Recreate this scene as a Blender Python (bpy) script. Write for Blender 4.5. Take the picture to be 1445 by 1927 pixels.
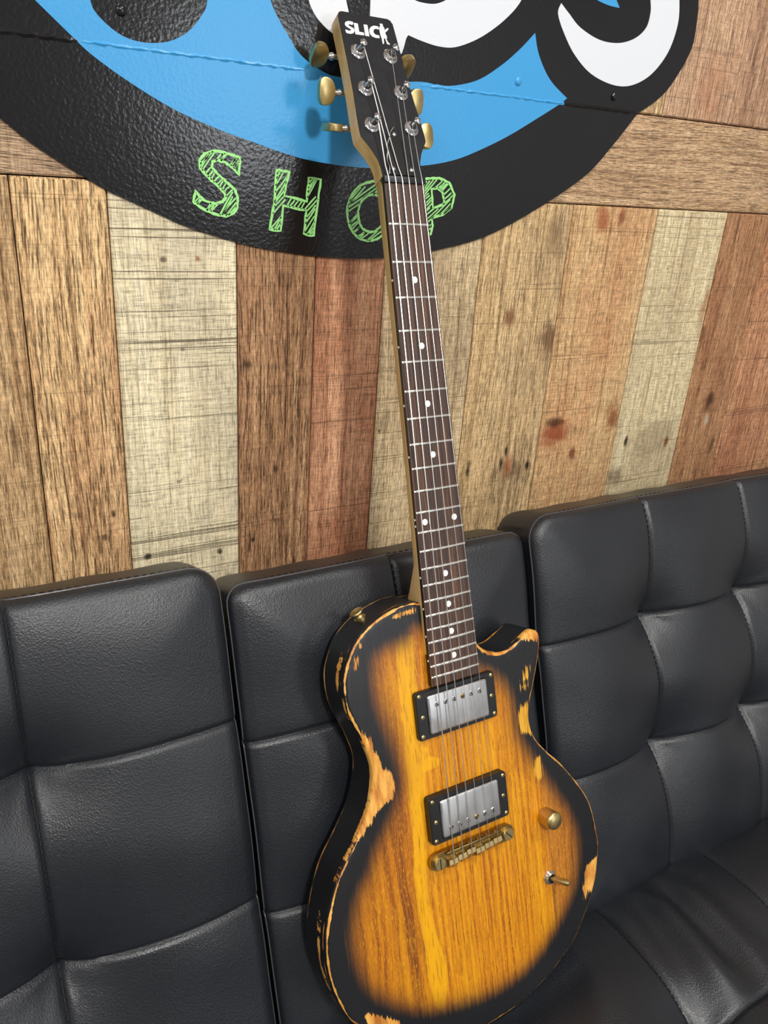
import bpy, bmesh, math, random
import numpy as np
from mathutils import Vector, Matrix
from mathutils.geometry import delaunay_2d_cdt, tessellate_polygon

for o in list(bpy.data.objects): bpy.data.objects.remove(o)
SC = bpy.context.scene
COL = SC.collection
random.seed(7)

# ------------------------------------------------------------------ camera
W, H, F = 1445, 1927, 1490.0
RC = np.array([[0.87374763, -0.48186275, 0.06613142],
               [-0.1409178, -0.38093324, -0.91380088],
               [0.46551826, 0.78911226, -0.40074255]])      # rows: right, down, forward
CAM = np.array([0.0, -0.77529, 1.19])
cd = bpy.data.cameras.new('camera'); cam = bpy.data.objects.new('camera', cd); COL.objects.link(cam)
cd.sensor_fit = 'VERTICAL'; cd.sensor_height = 36.0; cd.lens = 36.0 * F / H; cd.clip_start = 0.01
M = Matrix.Identity(4)
for i in range(3):
    M[i][0] = RC[0][i]; M[i][1] = -RC[1][i]; M[i][2] = -RC[2][i]; M[i][3] = CAM[i]
cam.matrix_world = M
SC.camera = cam

# ------------------------------------------------------------------ light and exposure
wd = bpy.data.worlds.new('world'); SC.world = wd; wd.use_nodes = True
wd.node_tree.nodes['Background'].inputs[0].default_value = (0.93, 0.96, 1.0, 1)
wd.node_tree.nodes['Background'].inputs[1].default_value = 0.10
def area_light(name, loc, target, sx, sy, power, col=(1, 0.98, 0.95)):
    l = bpy.data.lights.new(name, 'AREA'); l.shape = 'RECTANGLE'; l.size = sx; l.size_y = sy
    l.energy = power; l.color = col
    o = bpy.data.objects.new(name, l); COL.objects.link(o); o.location = loc
    d = Vector(target) - Vector(loc); o.rotation_euler = d.to_track_quat('-Z', 'Y').to_euler()
    return o
area_light('ceiling_lamp', (-0.02, -2.35, 2.66), (0.3, -0.6, 0.0), 0.24, 0.24, 56)
area_light('ceiling_lamp.001', (0.95, -1.15, 2.66), (0.9, -0.9, 0.0), 0.60, 0.45, 17)
area_light('ceiling_lamp.002', (-1.5, -1.5, 2.66), (-1.3, -1.3, 0.0), 0.6, 0.6, 26)
area_light('ceiling_lamp.003', (1.6, -3.9, 2.66), (1.6, -3.9, 0.0), 0.6, 0.6, 28)
area_light('window_daylight', (2.25, -5.42, 1.60), (0.4, 0, 1.2), 0.7, 0.9, 26, (0.92, 0.96, 1.0))
VS = SC.view_settings
SC.display_settings.display_device = 'sRGB'
VS.view_transform = 'Standard'; VS.look = 'None'; VS.gamma = 1.0; VS.use_curve_mapping = False
VS.exposure = -0.20

# ------------------------------------------------------------------ geometry helpers
def ray(u, v):
    return RC.T @ np.array([(u - W / 2) / F, (v - H / 2) / F, 1.0])
def onp(u, v, p0, n):
    d = ray(u, v); return CAM + d * (((np.array(p0) - CAM) @ n) / (d @ n))
def wallpt(u, v):
    p = onp(u, v, (0, -0.003, 0), np.array([0, 1.0, 0])); return (float(p[0]), float(p[2]))

G = np.array([[0.99979556, -0.00698156, 0.01897626],
              [0.02021981, 0.34521249, -0.93830672],
              [0.0, 0.93849858, 0.34528308]])               # guitar axes: across, towards headstock, out of the face
NUT = np.array([0.38826989, -0.112, 1.17545035])
def gp(u, v, z):
    n = G[:, 2]; return G.T @ (onp(u, v, NUT + n * z, n) - NUT)

def spline(pts, n=8, closed=False):
    pts = [np.array(p, float) for p in pts]; out = []; N = len(pts)
    segs = N if closed else N - 1
    for i in range(segs):
        if closed: p0, p1, p2, p3 = pts[(i - 1) % N], pts[i], pts[(i + 1) % N], pts[(i + 2) % N]
        else: p0, p1, p2, p3 = pts[max(i - 1, 0)], pts[i], pts[i + 1], pts[min(i + 2, N - 1)]
        for k in range(n):
            t = k / n
            # centripetal-ish: plain catmull rom
            out.append(0.5 * ((2 * p1) + (-p0 + p2) * t + (2 * p0 - 5 * p1 + 4 * p2 - p3) * t * t + (-p0 + 3 * p1 - 3 * p2 + p3) * t ** 3))
    if not closed: out.append(pts[-1])
    return out

class MB:
    def __init__(s): s.v = []; s.f = []; s.m = []
    def add(s, vs, fs, mat=None, mi=0):
        b = len(s.v)
        for p in vs:
            p = Vector(p)
            s.v.append(mat @ p if mat is not None else p)
        for f in fs: s.f.append(tuple(i + b for i in f)); s.m.append(mi)
        return s
    def box(s, c, d, mat=None, bev=0.0, mi=0):
        hx, hy, hz = d[0] / 2, d[1] / 2, d[2] / 2
        if bev <= 0:
            vs = [(c[0] + x * hx, c[1] + y * hy, c[2] + z * hz) for x in (-1, 1) for y in (-1, 1) for z in (-1, 1)]
            fs = [(0, 1, 3, 2), (4, 6, 7, 5), (0, 4, 5, 1), (2, 3, 7, 6), (0, 2, 6, 4), (1, 5, 7, 3)]
            return s.add(vs, fs, mat, mi)
        bm = bmesh.new(); bmesh.ops.create_cube(bm, size=1)
        for v in bm.verts: v.co = Vector((c[0] + v.co.x * d[0], c[1] + v.co.y * d[1], c[2] + v.co.z * d[2]))
        bmesh.ops.bevel(bm, geom=bm.edges[:], offset=bev, segments=2, profile=0.5, affect='EDGES')
        bm.verts.index_update()
        s.add([v.co.copy() for v in bm.verts], [[v.index for v in f.verts] for f in bm.faces], mat, mi); bm.free()
        return s
    def lathe(s, prof, n=20, mat=None, cap=True, mi=0):
        vs = []; fs = []
        for r, z in prof:
            for k in range(n):
                a = 2 * math.pi * k / n; vs.append((r * math.cos(a), r * math.sin(a), z))
        for i in range(len(prof) - 1):
            for k in range(n):
                a, b = i * n + k, i * n + (k + 1) % n
                fs.append((a, b, b + n, a + n))
        if cap:
            fs.append(tuple(range(n - 1, -1, -1))); fs.append(tuple((len(prof) - 1) * n + k for k in range(n)))
        return s.add(vs, fs, mat, mi)
    def tube(s, pts, r, n=8, closed=False, mi=0):
        pts = [Vector(p) for p in pts]; N = len(pts); vs = []; fs = []
        up = None
        for i, p in enumerate(pts):
            if closed: t = (pts[(i + 1) % N] - pts[i - 1])
            else: t = pts[min(i + 1, N - 1)] - pts[max(i - 1, 0)]
            t.normalize()
            if up is None: up = t.orthogonal()
            up = (up - t * up.dot(t)); up.normalize(); w = t.cross(up)
            rr = r[i] if isinstance(r, (list, tuple)) else r
            for k in range(n):
                a = 2 * math.pi * k / n; vs.append(p + (up * math.cos(a) + w * math.sin(a)) * rr)
        for i in range(N if closed else N - 1):
            j = (i + 1) % N
            for k in range(n): fs.append((i * n + k, i * n + (k + 1) % n, j * n + (k + 1) % n, j * n + k))
        if not closed:
            fs.append(tuple(range(n - 1, -1, -1))); fs.append(tuple((N - 1) * n + k for k in range(n)))
        return s.add(vs, fs, None, mi)
    def prism(s, loops, place, z0, z1, mi=0):
        """filled 2-D polygon with holes; place(x, y, z) maps to 3-D; z1 is the visible face"""
        flat = [p for l in loops for p in l]
        tris = tessellate_polygon([[Vector((p[0], p[1], 0)) for p in l] for l in loops])
        n = len(flat)
        vs = [place(p[0], p[1], z1) for p in flat] + [place(p[0], p[1], z0) for p in flat]
        fs = []
        for t in tris:
            a, b, c = [flat[i] for i in t]
            ar = (b[0] - a[0]) * (c[1] - a[1]) - (b[1] - a[1]) * (c[0] - a[0])
            if abs(ar) < 1e-14: continue
            t = t if ar > 0 else t[::-1]
            fs.append(tuple(t)); fs.append(tuple(i + n for i in t[::-1]))
        b = 0
        for l in loops:
            m = len(l)
            for i in range(m): fs.append((b + i, b + (i + 1) % m, b + (i + 1) % m + n, b + i + n))
            b += m
        return s.add(vs, fs, None, mi)
    def build(s, name, mat, parent=None, smooth=0.6, mats=None, loc=None, recalc=True):
        me = bpy.data.meshes.new(name); me.from_pydata([tuple(v) for v in s.v], [], s.f)
        if recalc:
            bm = bmesh.new(); bm.from_mesh(me); bmesh.ops.recalc_face_normals(bm, faces=bm.faces); bm.to_mesh(me); bm.free()
        for mm in (mats or [mat]): me.materials.append(mm)
        if mats:
            for p, i in zip(me.polygons, s.m): p.material_index = i
        if smooth:
            me.polygons.foreach_set('use_smooth', [True] * len(me.polygons))
            me.set_sharp_from_angle(angle=smooth)
        o = bpy.data.objects.new(name, me); COL.objects.link(o)
        if parent is not None: o.parent = parent
        if loc is not None: o.location = loc
        return o
def tag(o, label=None, cat=None, group=None, kind=None):
    if label: o['label'] = label
    if cat: o['category'] = cat
    if group: o['group'] = group
    if kind: o['kind'] = kind
    return o
def empty(name, loc=(0, 0, 0)):
    o = bpy.data.objects.new(name, None); COL.objects.link(o); o.location = loc; o.empty_display_size = 0.05; return o

# ------------------------------------------------------------------ material helpers
def lin(r, g, b):
    f = lambda c: (c / 255) / 12.92 if c / 255 <= 0.04045 else ((c / 255 + 0.055) / 1.055) ** 2.4
    return (f(r), f(g), f(b), 1)
class NT:
    def __init__(s, name):
        s.mat = bpy.data.materials.new(name); s.mat.use_nodes = True; s.t = s.mat.node_tree
        s.bsdf = s.t.nodes['Principled BSDF']
    def n(s, kind, **kw):
        nd = s.t.nodes.new(kind)
        for k, v in kw.items(): setattr(nd, k, v)
        return nd
    def put(s, sock, val):
        if isinstance(val, bpy.types.NodeSocket): s.t.links.new(val, sock)
        else: sock.default_value = val
    def coord(s, off=(0, 0, 0), scale=(1, 1, 1), which='Object'):
        tc = s.n('ShaderNodeTexCoord'); mp = s.n('ShaderNodeMapping')
        mp.inputs['Location'].default_value = off; mp.inputs['Scale'].default_value = scale
        s.t.links.new(tc.outputs[which], mp.inputs[0]); return mp.outputs[0]
    def noise(s, vec, scale=1, detail=4, rough=0.55, dist=0.0):
        nd = s.n('ShaderNodeTexNoise'); s.put(nd.inputs['Vector'], vec); nd.inputs['Scale'].default_value = scale
        nd.inputs['Detail'].default_value = detail; nd.inputs['Roughness'].default_value = rough
        nd.inputs['Distortion'].default_value = dist
        return nd.outputs[0]
    def ramp(s, val, stops):
        nd = s.n('ShaderNodeValToRGB'); s.put(nd.inputs[0], val); e = nd.color_ramp.elements
        while len(e) < len(stops): e.new(0.5)
        for k, (p, c) in enumerate(stops):
            e[k].position = p; e[k].color = c if isinstance(c, tuple) else (c, c, c, 1)
        return nd.outputs[0]
    def step(s, val, a, b, lo=0.0, hi=1.0):
        nd = s.n('ShaderNodeMapRange', interpolation_type='SMOOTHSTEP'); s.put(nd.inputs[0], val)
        nd.inputs[1].default_value = a; nd.inputs[2].default_value = b; nd.inputs[3].default_value = lo; nd.inputs[4].default_value = hi
        return nd.outputs[0]
    def m(s, op, a, b=0.0, c=None, clamp=False):
        nd = s.n('ShaderNodeMath', operation=op, use_clamp=clamp); s.put(nd.inputs[0], a); s.put(nd.inputs[1], b)
        if c is not None: s.put(nd.inputs[2], c)
        return nd.outputs[0]
    def mix(s, fac, a, b, blend='MIX'):
        nd = s.n('ShaderNodeMix', data_type='RGBA', blend_type=blend)
        s.put(nd.inputs[0], fac); s.put(nd.inputs[6], a); s.put(nd.inputs[7], b); return nd.outputs[2]
    def bump(s, h, strength=0.3, dist=0.001):
        nd = s.n('ShaderNodeBump'); nd.inputs['Strength'].default_value = strength; nd.inputs['Distance'].default_value = dist
        s.put(nd.inputs['Height'], h); s.put(s.bsdf.inputs['Normal'], nd.outputs[0]); return nd
    def attr(s, name):
        nd = s.n('ShaderNodeAttribute'); nd.attribute_name = name; return nd.outputs['Fac']
    def set(s, **kw):
        names = dict(color='Base Color', rough='Roughness', metal='Metallic', spec='Specular IOR Level', coat='Coat Weight', coatr='Coat Roughness')
        for k, v in kw.items(): s.put(s.bsdf.inputs[names[k]], v)
        return s.mat
def plain(name, col, rough=0.5, metal=0.0, bump=None, spec=0.5, var=0.0, vs=60):
    t = NT(name)
    c = col
    if var:
        c = t.mix(t.noise(t.coord(), vs, 3), tuple(x * (1 - var) for x in col[:3]) + (1,), tuple(min(1, x * (1 + var)) for x in col[:3]) + (1,))
    t.set(color=c, rough=rough, metal=metal, spec=spec)
    if bump: t.bump(t.noise(t.coord(), bump[0], 3), bump[1], bump[2])
    return t.mat

def plank_mat(name, base, dark, light, alt, seed, horiz=False, grain=1.0, saw=0.5, knots=(), spots=(), altamt=0.6):
    """rough sawn reclaimed board; knots: (x, z, rx, rz, colour, amount)"""
    def des(c):
        l = 0.3 * c[0] + 0.55 * c[1] + 0.15 * c[2]; return tuple(l + (q - l) * 0.86 for q in c[:3]) + (1,)
    base, dark, light, alt = des(base), des(dark), des(light), des(alt)
    t = NT(name); off = (seed * 3.17, seed * 1.7, seed * 5.31)
    g = (lambda a, c: (c, a, a)) if horiz else (lambda a, c: (a, a, c))
    wob = t.noise(t.coord(off, (1.2, 1, 1.2) if False else ((2.2, 6, 6) if horiz else (6, 6, 2.2))), 1, 1)
    pc = t.coord(off)
    sh = t.n('ShaderNodeVectorMath', operation='MULTIPLY_ADD')
    t.put(sh.inputs[0], t.n('ShaderNodeCombineXYZ').outputs[0])
    wv = t.n('ShaderNodeCombineXYZ'); t.put(wv.inputs[2 if horiz else 0], t.m('MULTIPLY', t.m('SUBTRACT', wob, 0.5), 0.030))
    ad = t.n('ShaderNodeVectorMath', operation='ADD'); t.put(ad.inputs[0], pc); t.put(ad.inputs[1], wv.outputs[0]); pw = ad.outputs[0]
    def sc(v, s):
        nd = t.n('ShaderNodeVectorMath', operation='MULTIPLY'); t.put(nd.inputs[0], v); nd.inputs[1].default_value = s; return nd.outputs[0]
    n1 = t.noise(sc(pw, g(170, 2.4)), 1, 6, 0.68)
    n6 = t.noise(sc(pw, g(950, 120)), 1, 3, 0.7)
    n7 = t.noise(sc(pc, g(60, 700)), 1, 2, 0.6)
    n2 = t.noise(sc(pw, g(760, 34)), 1, 3, 0.66)
    n3 = t.noise(sc(pc, g(11, 4)), 1, 3, 0.6)
    n4 = t.noise(sc(pc, g(2.6, 330)), 1, 2, 0.6)
    n5 = t.noise(sc(pc, g(1.2, 52)), 1, 4, 0.75)
    col = t.ramp(n1, [(0.30, dark), (0.46, base), (0.66, light)])
    col = t.mix(t.m('MULTIPLY', t.step(n3, 0.42, 0.68), altamt), col, alt)
    col = t.mix(t.m('MULTIPLY', t.step(n2, 0.53, 0.66), 0.62 * grain), col, tuple(c * 0.30 for c in dark[:3]) + (1,))
    fz = t.m('ADD', t.m('MULTIPLY', n6, 0.75 * (0.4 + 0.6 * grain)), t.m('MULTIPLY', n7, 0.35 * (0.3 + 0.7 * saw)))
    fm = t.step(fz, 0.22 + 0.1 * grain, 0.48 + 0.22 * grain, 0.52, 1.42)
    cv = t.n('ShaderNodeCombineColor')
    for q in range(3): t.put(cv.inputs[q], fm)
    col = t.mix(1.0, col, cv.outputs[0], 'MULTIPLY')
    sawm = t.m('MULTIPLY', t.step(n4, 0.56, 0.68), t.step(n5, 0.40, 0.60))
    sawl = t.step(n5, 0.66, 0.72)
    col = t.mix(t.m('MULTIPLY', sawm, 0.55 * saw), col, tuple(c * 0.45 for c in dark[:3]) + (1,))
    col = t.mix(t.m('MULTIPLY', sawl, 0.38 * saw), col, tuple(c * 0.6 for c in dark[:3]) + (1,))
    gn = t.n('ShaderNodeVectorMath', operation='SCALE'); t.put(gn.inputs[0], col); gn.inputs['Scale'].default_value = 1.04 + 0.26 * min(grain, 1.2); col = gn.outputs[0]
    nk = t.noise(t.coord(off), 60, 3)
    tc = t.coord()
    for (kx, kz, rx, rz, kc, amt) in knots:
        sb = t.n('ShaderNodeVectorMath', operation='SUBTRACT'); t.put(sb.inputs[0], tc); sb.inputs[1].default_value = (kx, 0, kz)
        ln = t.n('ShaderNodeVectorMath', operation='LENGTH'); t.put(ln.inputs[0], sc(sb.outputs[0], (1 / rx, 0, 1 / rz)))
        d = t.m('ADD', ln.outputs['Value'], t.m('MULTIPLY', t.m('SUBTRACT', nk, 0.5), 1.5))
        col = t.mix(t.step(d, 1.15, 0.2, 0, amt), col, kc)
    t.set(color=col, rough=0.62, spec=0.3)
    h = t.m('ADD', t.m('MULTIPLY', n1, 0.6), t.m('MULTIPLY', t.step(n2, 0.5, 0.68), -0.55 * grain))
    h = t.m('ADD', h, t.m('MULTIPLY', sawm, -0.35 * saw)); h = t.m('ADD', h, t.m('MULTIPLY', sawl, -0.3 * saw))
    h = t.m('ADD', h, t.m('MULTIPLY', n6, 0.5))
    t.bump(h, 0.8, 0.0020)
    return t.mat

# ------------------------------------------------------------------ setting: wall of boards, floor
JOINT = plain('joint_dark', lin(38, 26, 18), 0.9)
wall = MB().box((0.4, 0.03, 1.4), (5.2, 0.03, 2.8)).build('wall_back', JOINT, smooth=0)
tag(wall, 'rough sawn wooden board wall behind the sofa', kind='structure')
floor_t = NT('floor_vinyl')
floor_t.set(color=floor_t.mix(floor_t.noise(floor_t.coord(scale=(8, 1, 1)), 6, 4), lin(120, 112, 104), lin(150, 142, 132)), rough=0.5)
fl = MB().box((0.4, -2.0, -0.01), (5.2, 7.2, 0.02)).build('floor', floor_t.mat, smooth=0)
tag(fl, 'grey vinyl floor', kind='structure')
PAINT = plain('wall_paint', lin(205, 206, 208), 0.7); CEIL = plain('ceiling_paint', lin(226, 227, 228), 0.8)
tag(MB().box((0.4, -2.75, 2.79), (5.2, 5.6, 0.02)).build('ceiling', CEIL, smooth=0), 'white painted ceiling', kind='structure')
tag(MB().box((-2.21, -2.75, 1.4), (0.02, 5.6, 2.8)).build('wall_left', PAINT, smooth=0), 'plain light grey side wall', kind='structure')
tag(MB().box((3.01, -2.75, 1.4), (0.02, 5.6, 2.8)).build('wall_right', PAINT, smooth=0), 'plain light grey side wall', kind='structure')
tag(MB().box((0.4, -5.56, 1.4), (5.2, 0.02, 2.8)).build('wall_front', PAINT, smooth=0), 'plain light grey wall facing the sofa', kind='structure')

L_ = lin
KB = L_(70, 42, 25); KR = L_(150, 72, 40); KH = L_(22, 14, 10); KG = L_(92, 82, 70)
def spot(x, y, rx, ry, c, a=0.9):
    p = wallpt(x, y); return (p[0], p[1], rx, ry, c, a)
NAIL = 0.0042
# x0, x1, colours base dark light alt, options
LOW = [
 (-0.075, 0.0725, L_(200, 158, 102), L_(120, 84, 48), L_(224, 186, 130), L_(186, 140, 88), dict(grain=0.9, saw=0.35, knots=[spot(30, 830, .006, .02, KB, .6)])),
 (0.0725, 0.151, L_(206, 164, 106), L_(118, 80, 46), L_(232, 196, 136), L_(184, 132, 84), dict(grain=1.35, saw=0.45, knots=[spot(84, 1046, .006, .004, KH), spot(215, 970, .0035, .007, KH), spot(198, 1014, .005, .006, KH, .7), spot(75, 1010, .02, .05, L_(176, 112, 78), .5)])),
 (0.151, 0.27, L_(206, 190, 148), L_(140, 122, 90), L_(226, 214, 178), L_(170, 158, 132), dict(grain=0.45, saw=1.5, knots=[spot(280, 1048, .0045, .0045, KH), spot(415, 1040, .004, .0055, KH), spot(308, 489, .004, .003, KB, .8), spot(373, 488, .003, .003, KR, .8), spot(338, 908, .005, .003, KB, .7), spot(345, 659, .003, .003, KB, .6)])),
 (0.27, 0.355, L_(172, 124, 80), L_(96, 62, 38), L_(204, 160, 108), L_(150, 104, 68), dict(grain=1.35, saw=0.35, knots=[spot(466, 684, .008, .01, KH, .8), spot(540, 525, .012, .012, KB, .35), spot(520, 885, .004, .007, KH, .8), spot(478, 1018, .004, .004, KH), spot(520, 980, .009, .004, KB, .7)])),
 (0.355, 0.437, L_(176, 120, 82), L_(104, 66, 42), L_(204, 152, 108), L_(158, 98, 62), dict(grain=0.9, saw=1.0, altamt=0.85)),
 (0.437, 0.5625, L_(192, 164, 118), L_(118, 94, 60), L_(216, 192, 146), L_(158, 134, 100), dict(grain=0.8, saw=1.0, knots=[spot(722, 800, .008, .012, KB, .5), spot(885, 880, .01, .012, KB, .7), spot(716, 812, .003, .004, KH)])),
 (0.5625, 0.69, L_(204, 166, 108), L_(122, 90, 54), L_(226, 192, 134), L_(164, 136, 98), dict(grain=0.95, saw=0.6, knots=[spot(963, 597, .011, .018, L_(138, 92, 60), .85), spot(1035, 640, .022, .026, L_(120, 84, 58), .8), spot(1045, 450, .018, .03, L_(150, 120, 88), .7), spot(965, 885, .035, .02, L_(112, 88, 62), .6), spot(945, 875, .004, .012, KH), spot(883, 885, .006, .016, KH), spot(994, 877, .004, .008, KH), spot(955, 850, .003, .010, KH), spot(958, 880, .008, .02, L_(196, 96, 52), .6)])),
 (0.69, 0.832, L_(212, 166, 106), L_(146, 102, 60), L_(230, 190, 130), L_(206, 138, 84), dict(grain=0.75, saw=0.6, knots=[spot(1137, 412, .015, .02, L_(168, 92, 56), .85), spot(1173, 410, .008, .018, L_(150, 90, 56), .85), spot(1045, 818, .028, .024, L_(158, 78, 44), .9), spot(1045, 796, .02, .008, KB, .8), spot(1157, 783, .016, .022, L_(150, 92, 54), .9), spot(1080, 853, .007, .012, L_(110, 60, 34), .85)])),
 (0.832, 0.964, L_(218, 196, 146), L_(160, 134, 92), L_(234, 218, 172), L_(190, 166, 124), dict(grain=0.4, saw=0.9, knots=[spot(1230, 830, .06, .04, L_(140, 120, 92), .55), spot(1180, 830, .004, .010, KH), spot(1256, 832, .005, .010, L_(120, 40, 24)), spot(1330, 575, .012, .03, L_(176, 120, 76), .6), spot(1160, 900, .02, .02, L_(96, 66, 44), .6)])),
 (0.964, 1.061, L_(184, 128, 78), L_(112, 72, 42), L_(208, 156, 104), L_(164, 104, 62), dict(grain=0.9, saw=0.3, knots=[spot(1337, 755, .012, .02, KB, .9), spot(1322, 634, .01, .018, L_(122, 76, 48), .7), spot(1332, 790, .006, .012, L_(210, 196, 176), .7), spot(1340, 840, .008, .02, KB, .6)])),
 (1.061, 1.20, L_(178, 120, 78), L_(112, 70, 44), L_(204, 148, 100), L_(166, 98, 60), dict(grain=1.1, saw=0.7)),
]
lefts = [-0.075]; k = 0
EXTRA = []
x = -0.075
for i in range(16):
    w = 0.085 + 0.05 * random.random(); EXTRA.append((x - w, x, (4, 2, 5, 0, 3)[i % 5])); x -= w
    if x < -2.1: break
x = 1.20
for i in range(16):
    w = 0.085 + 0.05 * random.random(); EXTRA.append((x, x + w, (3, 6, 2, 9, 5)[i % 5])); x += w
    if x > 2.9: break
ZB, ZA, ZT = 1.162, 1.2655, 2.78
def plank(x0, x1, z0, z1, mat, bev=0.0016):
    gap = 0.0006; f = random.uniform(-0.0006, 0.0006)
    a0, a1, b0, b1 = x0 + gap, x1 - gap, z0 + gap, z1 - gap
    vs = [(a0 + bev, f, b0 + bev), (a1 - bev, f, b0 + bev), (a1 - bev, f, b1 - bev), (a0 + bev, f, b1 - bev),
          (a0, f + bev, b0), (a1, f + bev, b0), (a1, f + bev, b1), (a0, f + bev, b1),
          (a0, 0.0145, b0), (a1, 0.0145, b0), (a1, 0.0145, b1), (a0, 0.0145, b1)]
    fs = [(0, 1, 2, 3)] + [(i, i + 4, (i + 1) % 4 + 4, (i + 1) % 4) for i in range(4)] + [(i + 4, i + 8, (i + 1) % 4 + 8, (i + 1) % 4 + 4) for i in range(4)]
    return MB().add(vs, fs).build('plank', mat, wall, smooth=0)
LM = []
for i, (x0, x1, b, d, l, al, kw) in enumerate(LOW):
    LM.append(plank_mat('board_%d' % i, b, d, l, al, 1.3 + i * 1.71, **kw))
    plank(x0, x1, 0.0, ZB, LM[-1])
for x0, x1, i in EXTRA: plank(x0, x1, 0.0, ZB, LM[i])
HM = [plank_mat('board_h0', L_(190, 150, 106), L_(120, 86, 58), L_(214, 178, 132), L_(150, 116, 84), 31.0, horiz=True, grain=0.9, saw=0.5),
      plank_mat('board_h1', L_(176, 142, 106), L_(108, 80, 56), L_(206, 174, 136), L_(134, 106, 80), 37.0, horiz=True, grain=0.9, saw=1.1, knots=[
          spot(1265, 265, .01, .03, L_(96, 66, 46), .6), spot(1385, 290, .04, .02, L_(150, 122, 92), .6), spot(1420, 340, .012, .03, L_(92, 62, 44), .7), spot(1120, 370, .05, .006, KB, .6), spot(1225, 240, .02, .03, L_(120, 96, 76), .6)])]
hx = [-2.2, -0.9, 0.30, 1.22, 2.9]
for i in range(4): plank(hx[i], hx[i + 1], ZB, ZA, HM[i % 2])
TM = [plank_mat('board_t0', L_(192, 150, 112), L_(126, 88, 60), L_(214, 174, 134), L_(170, 124, 90), 51.0, grain=0.8, saw=0.7, knots=[spot(1340, 170, .03, .05, L_(178, 120, 88), .5)]),
      plank_mat('board_t1', L_(178, 134, 98), L_(112, 78, 54), L_(202, 160, 122), L_(156, 112, 80), 57.0, grain=1.0, saw=0.5)]
tx = [0.925]
while tx[-1] < 2.8: tx.append(tx[-1] + 0.09 + 0.06 * random.random())
lx = [0.925]
while lx[-1] > -2.1: lx.append(lx[-1] - 0.10 - 0.05 * random.random())
for i in range(len(tx) - 1): plank(tx[i], tx[i + 1], ZA, ZT, [TM[1], LM[9], LM[5], TM[0]][i % 4])
for i in range(len(lx) - 1): plank(lx[i + 1], lx[i], ZA, ZT, [TM[0], LM[6], TM[1], LM[8], LM[3]][i % 5])

# ------------------------------------------------------------------ shop sign on the wall
def sign_mat(name, col, rough=0.17):
    t = NT(name)
    t.set(color=col, rough=rough, spec=0.5)
    h = t.noise(t.coord(), 300, 2, 0.5)
    t.bump(h, 0.16, 0.0014); return t.mat
SB = sign_mat('sign_black', L_(22, 22, 24)); SBL = sign_mat('sign_blue', L_(66, 160, 220), 0.3)
SW = sign_mat('sign_white', L_(228, 232, 238), 0.3); SG = plain('sign_green', L_(164, 236, 142), 0.4)
sign = empty('shop_sign', (0.42, 0.0, 1.10))
tag(sign, 'large round black and blue shop sign with green SHOP lettering on the board wall', 'sign')
SO = Vector((-0.42, 0.0, -1.10))
wp = lambda x, y, z: (x, -z, y)
def px(pts): return [wallpt(*p) for p in pts]
def sign_part(name, loops, z0, z1, mat, parent=None, label=None):
    o = MB().prism(loops, wp, z0, z1).build(name, mat, parent or sign, smooth=0, loc=SO if parent is None else None)
    if label: o['label'] = label
    return o
low = [(0, 221), (50, 262), (104, 299), (154, 330), (199, 357), (249, 380), (299, 403), (353, 427), (415, 447), (469, 462), (530, 474), (600, 483), (680, 487), (750, 483), (816, 472), (911, 446), (1009, 394), (1102, 330), (1154, 273), (1200, 214)]
bulge = [(1200, 214), (1246, 180), (1277, 139), (1303, 88), (1313, 31), (1315, 0)]
off = [(0.905, 1.50), (0.89, 1.62), (0.80, 1.76), (0.62, 1.86), (0.40, 1.89), (0.18, 1.86), (0.0, 1.76), (-0.12, 1.60), (-0.14, 1.45), (-0.08, 1.32), (0.0, 1.255)]
outer = spline(px(low), 6)[:-1] + spline(px(bulge), 6)[:-1] + spline([wallpt(1315, 0)] + off + [wallpt(0, 221)], 6)[:-1]
base = sign_part('backing', [outer], 0.0, 0.0026, SB)
blue_low = [(66, 0), (125, 58), (174, 104), (249, 158), (332, 208), (415, 245), (478, 268), (540, 290), (600, 305), (690, 316), (793, 312), (855, 301), (906, 281), (958, 255), (1009, 224), (1050, 198), (1067, 185)]
b2 = [(1067, 185), (1035, 150), (1014, 103), (1007, 62)]
b3 = [(1007, 62), (978, 93), (942, 124), (896, 152), (839, 162), (793, 154), (720, 155), (639, 145), (612, 137), (581, 117), (560, 96), (544, 70), (523, 33), (509, 0), (500, -40)]
bl = spline(px(blue_low), 6)[:-1] + spline(px(b2), 6)[:-1] + spline(px(b3), 6) + px([(490, -260), (40, -260), (-60, -150), (10, -58)])
blob = spline(px([(163, -60), (170, 0), (183, 27), (216, 58), (249, 75), (287, 81), (324, 76), (357, 57), (382, 25), (390, 0), (394, -80)]), 6) + px([(378, -150), (280, -190), (180, -140)])
sign_part('blue_field', [bl, blob[::-1]], 0.002, 0.0030, SBL, label='sky blue field of the sign')
sign_part('blue_field', [spline(px([(1123, 0), (1145, 10), (1166, 15)]), 4) + [wallpt(1160, 0), wallpt(1150, -30), wallpt(1110, -20)]], 0.002, 0.0030, SBL)
wh1 = spline(px([(572, -180), (578, -30), (581, 0), (587, 17), (599, 37), (622, 60), (650, 74), (668, 70)]), 5) + px([(660, 40), (656, 23), (651, 0), (640, -180)])
sign_part('white_letter', [wh1], 0.002, 0.0032, SW, label='white letter stroke left of the headstock')
wh2 = px([(697, -150), (697, 0), (696, 30), (702, 65), (722, 98), (745, 108)]) + spline(px([(756, 100), (760, 88), (764, 73), (768, 66)]), 4) + spline(px([(772, 68), (793, 77), (824, 87), (855, 89), (891, 77), (922, 59), (953, 34), (978, 5), (1000, -40)]), 5) + px([(1000, -150), (890, -150), (870, -50)]) + spline(px([(850, -12), (839, 0), (820, 7), (800, 6), (780, 0), (770, -12)]), 4) + px([(752, -150)])
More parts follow.
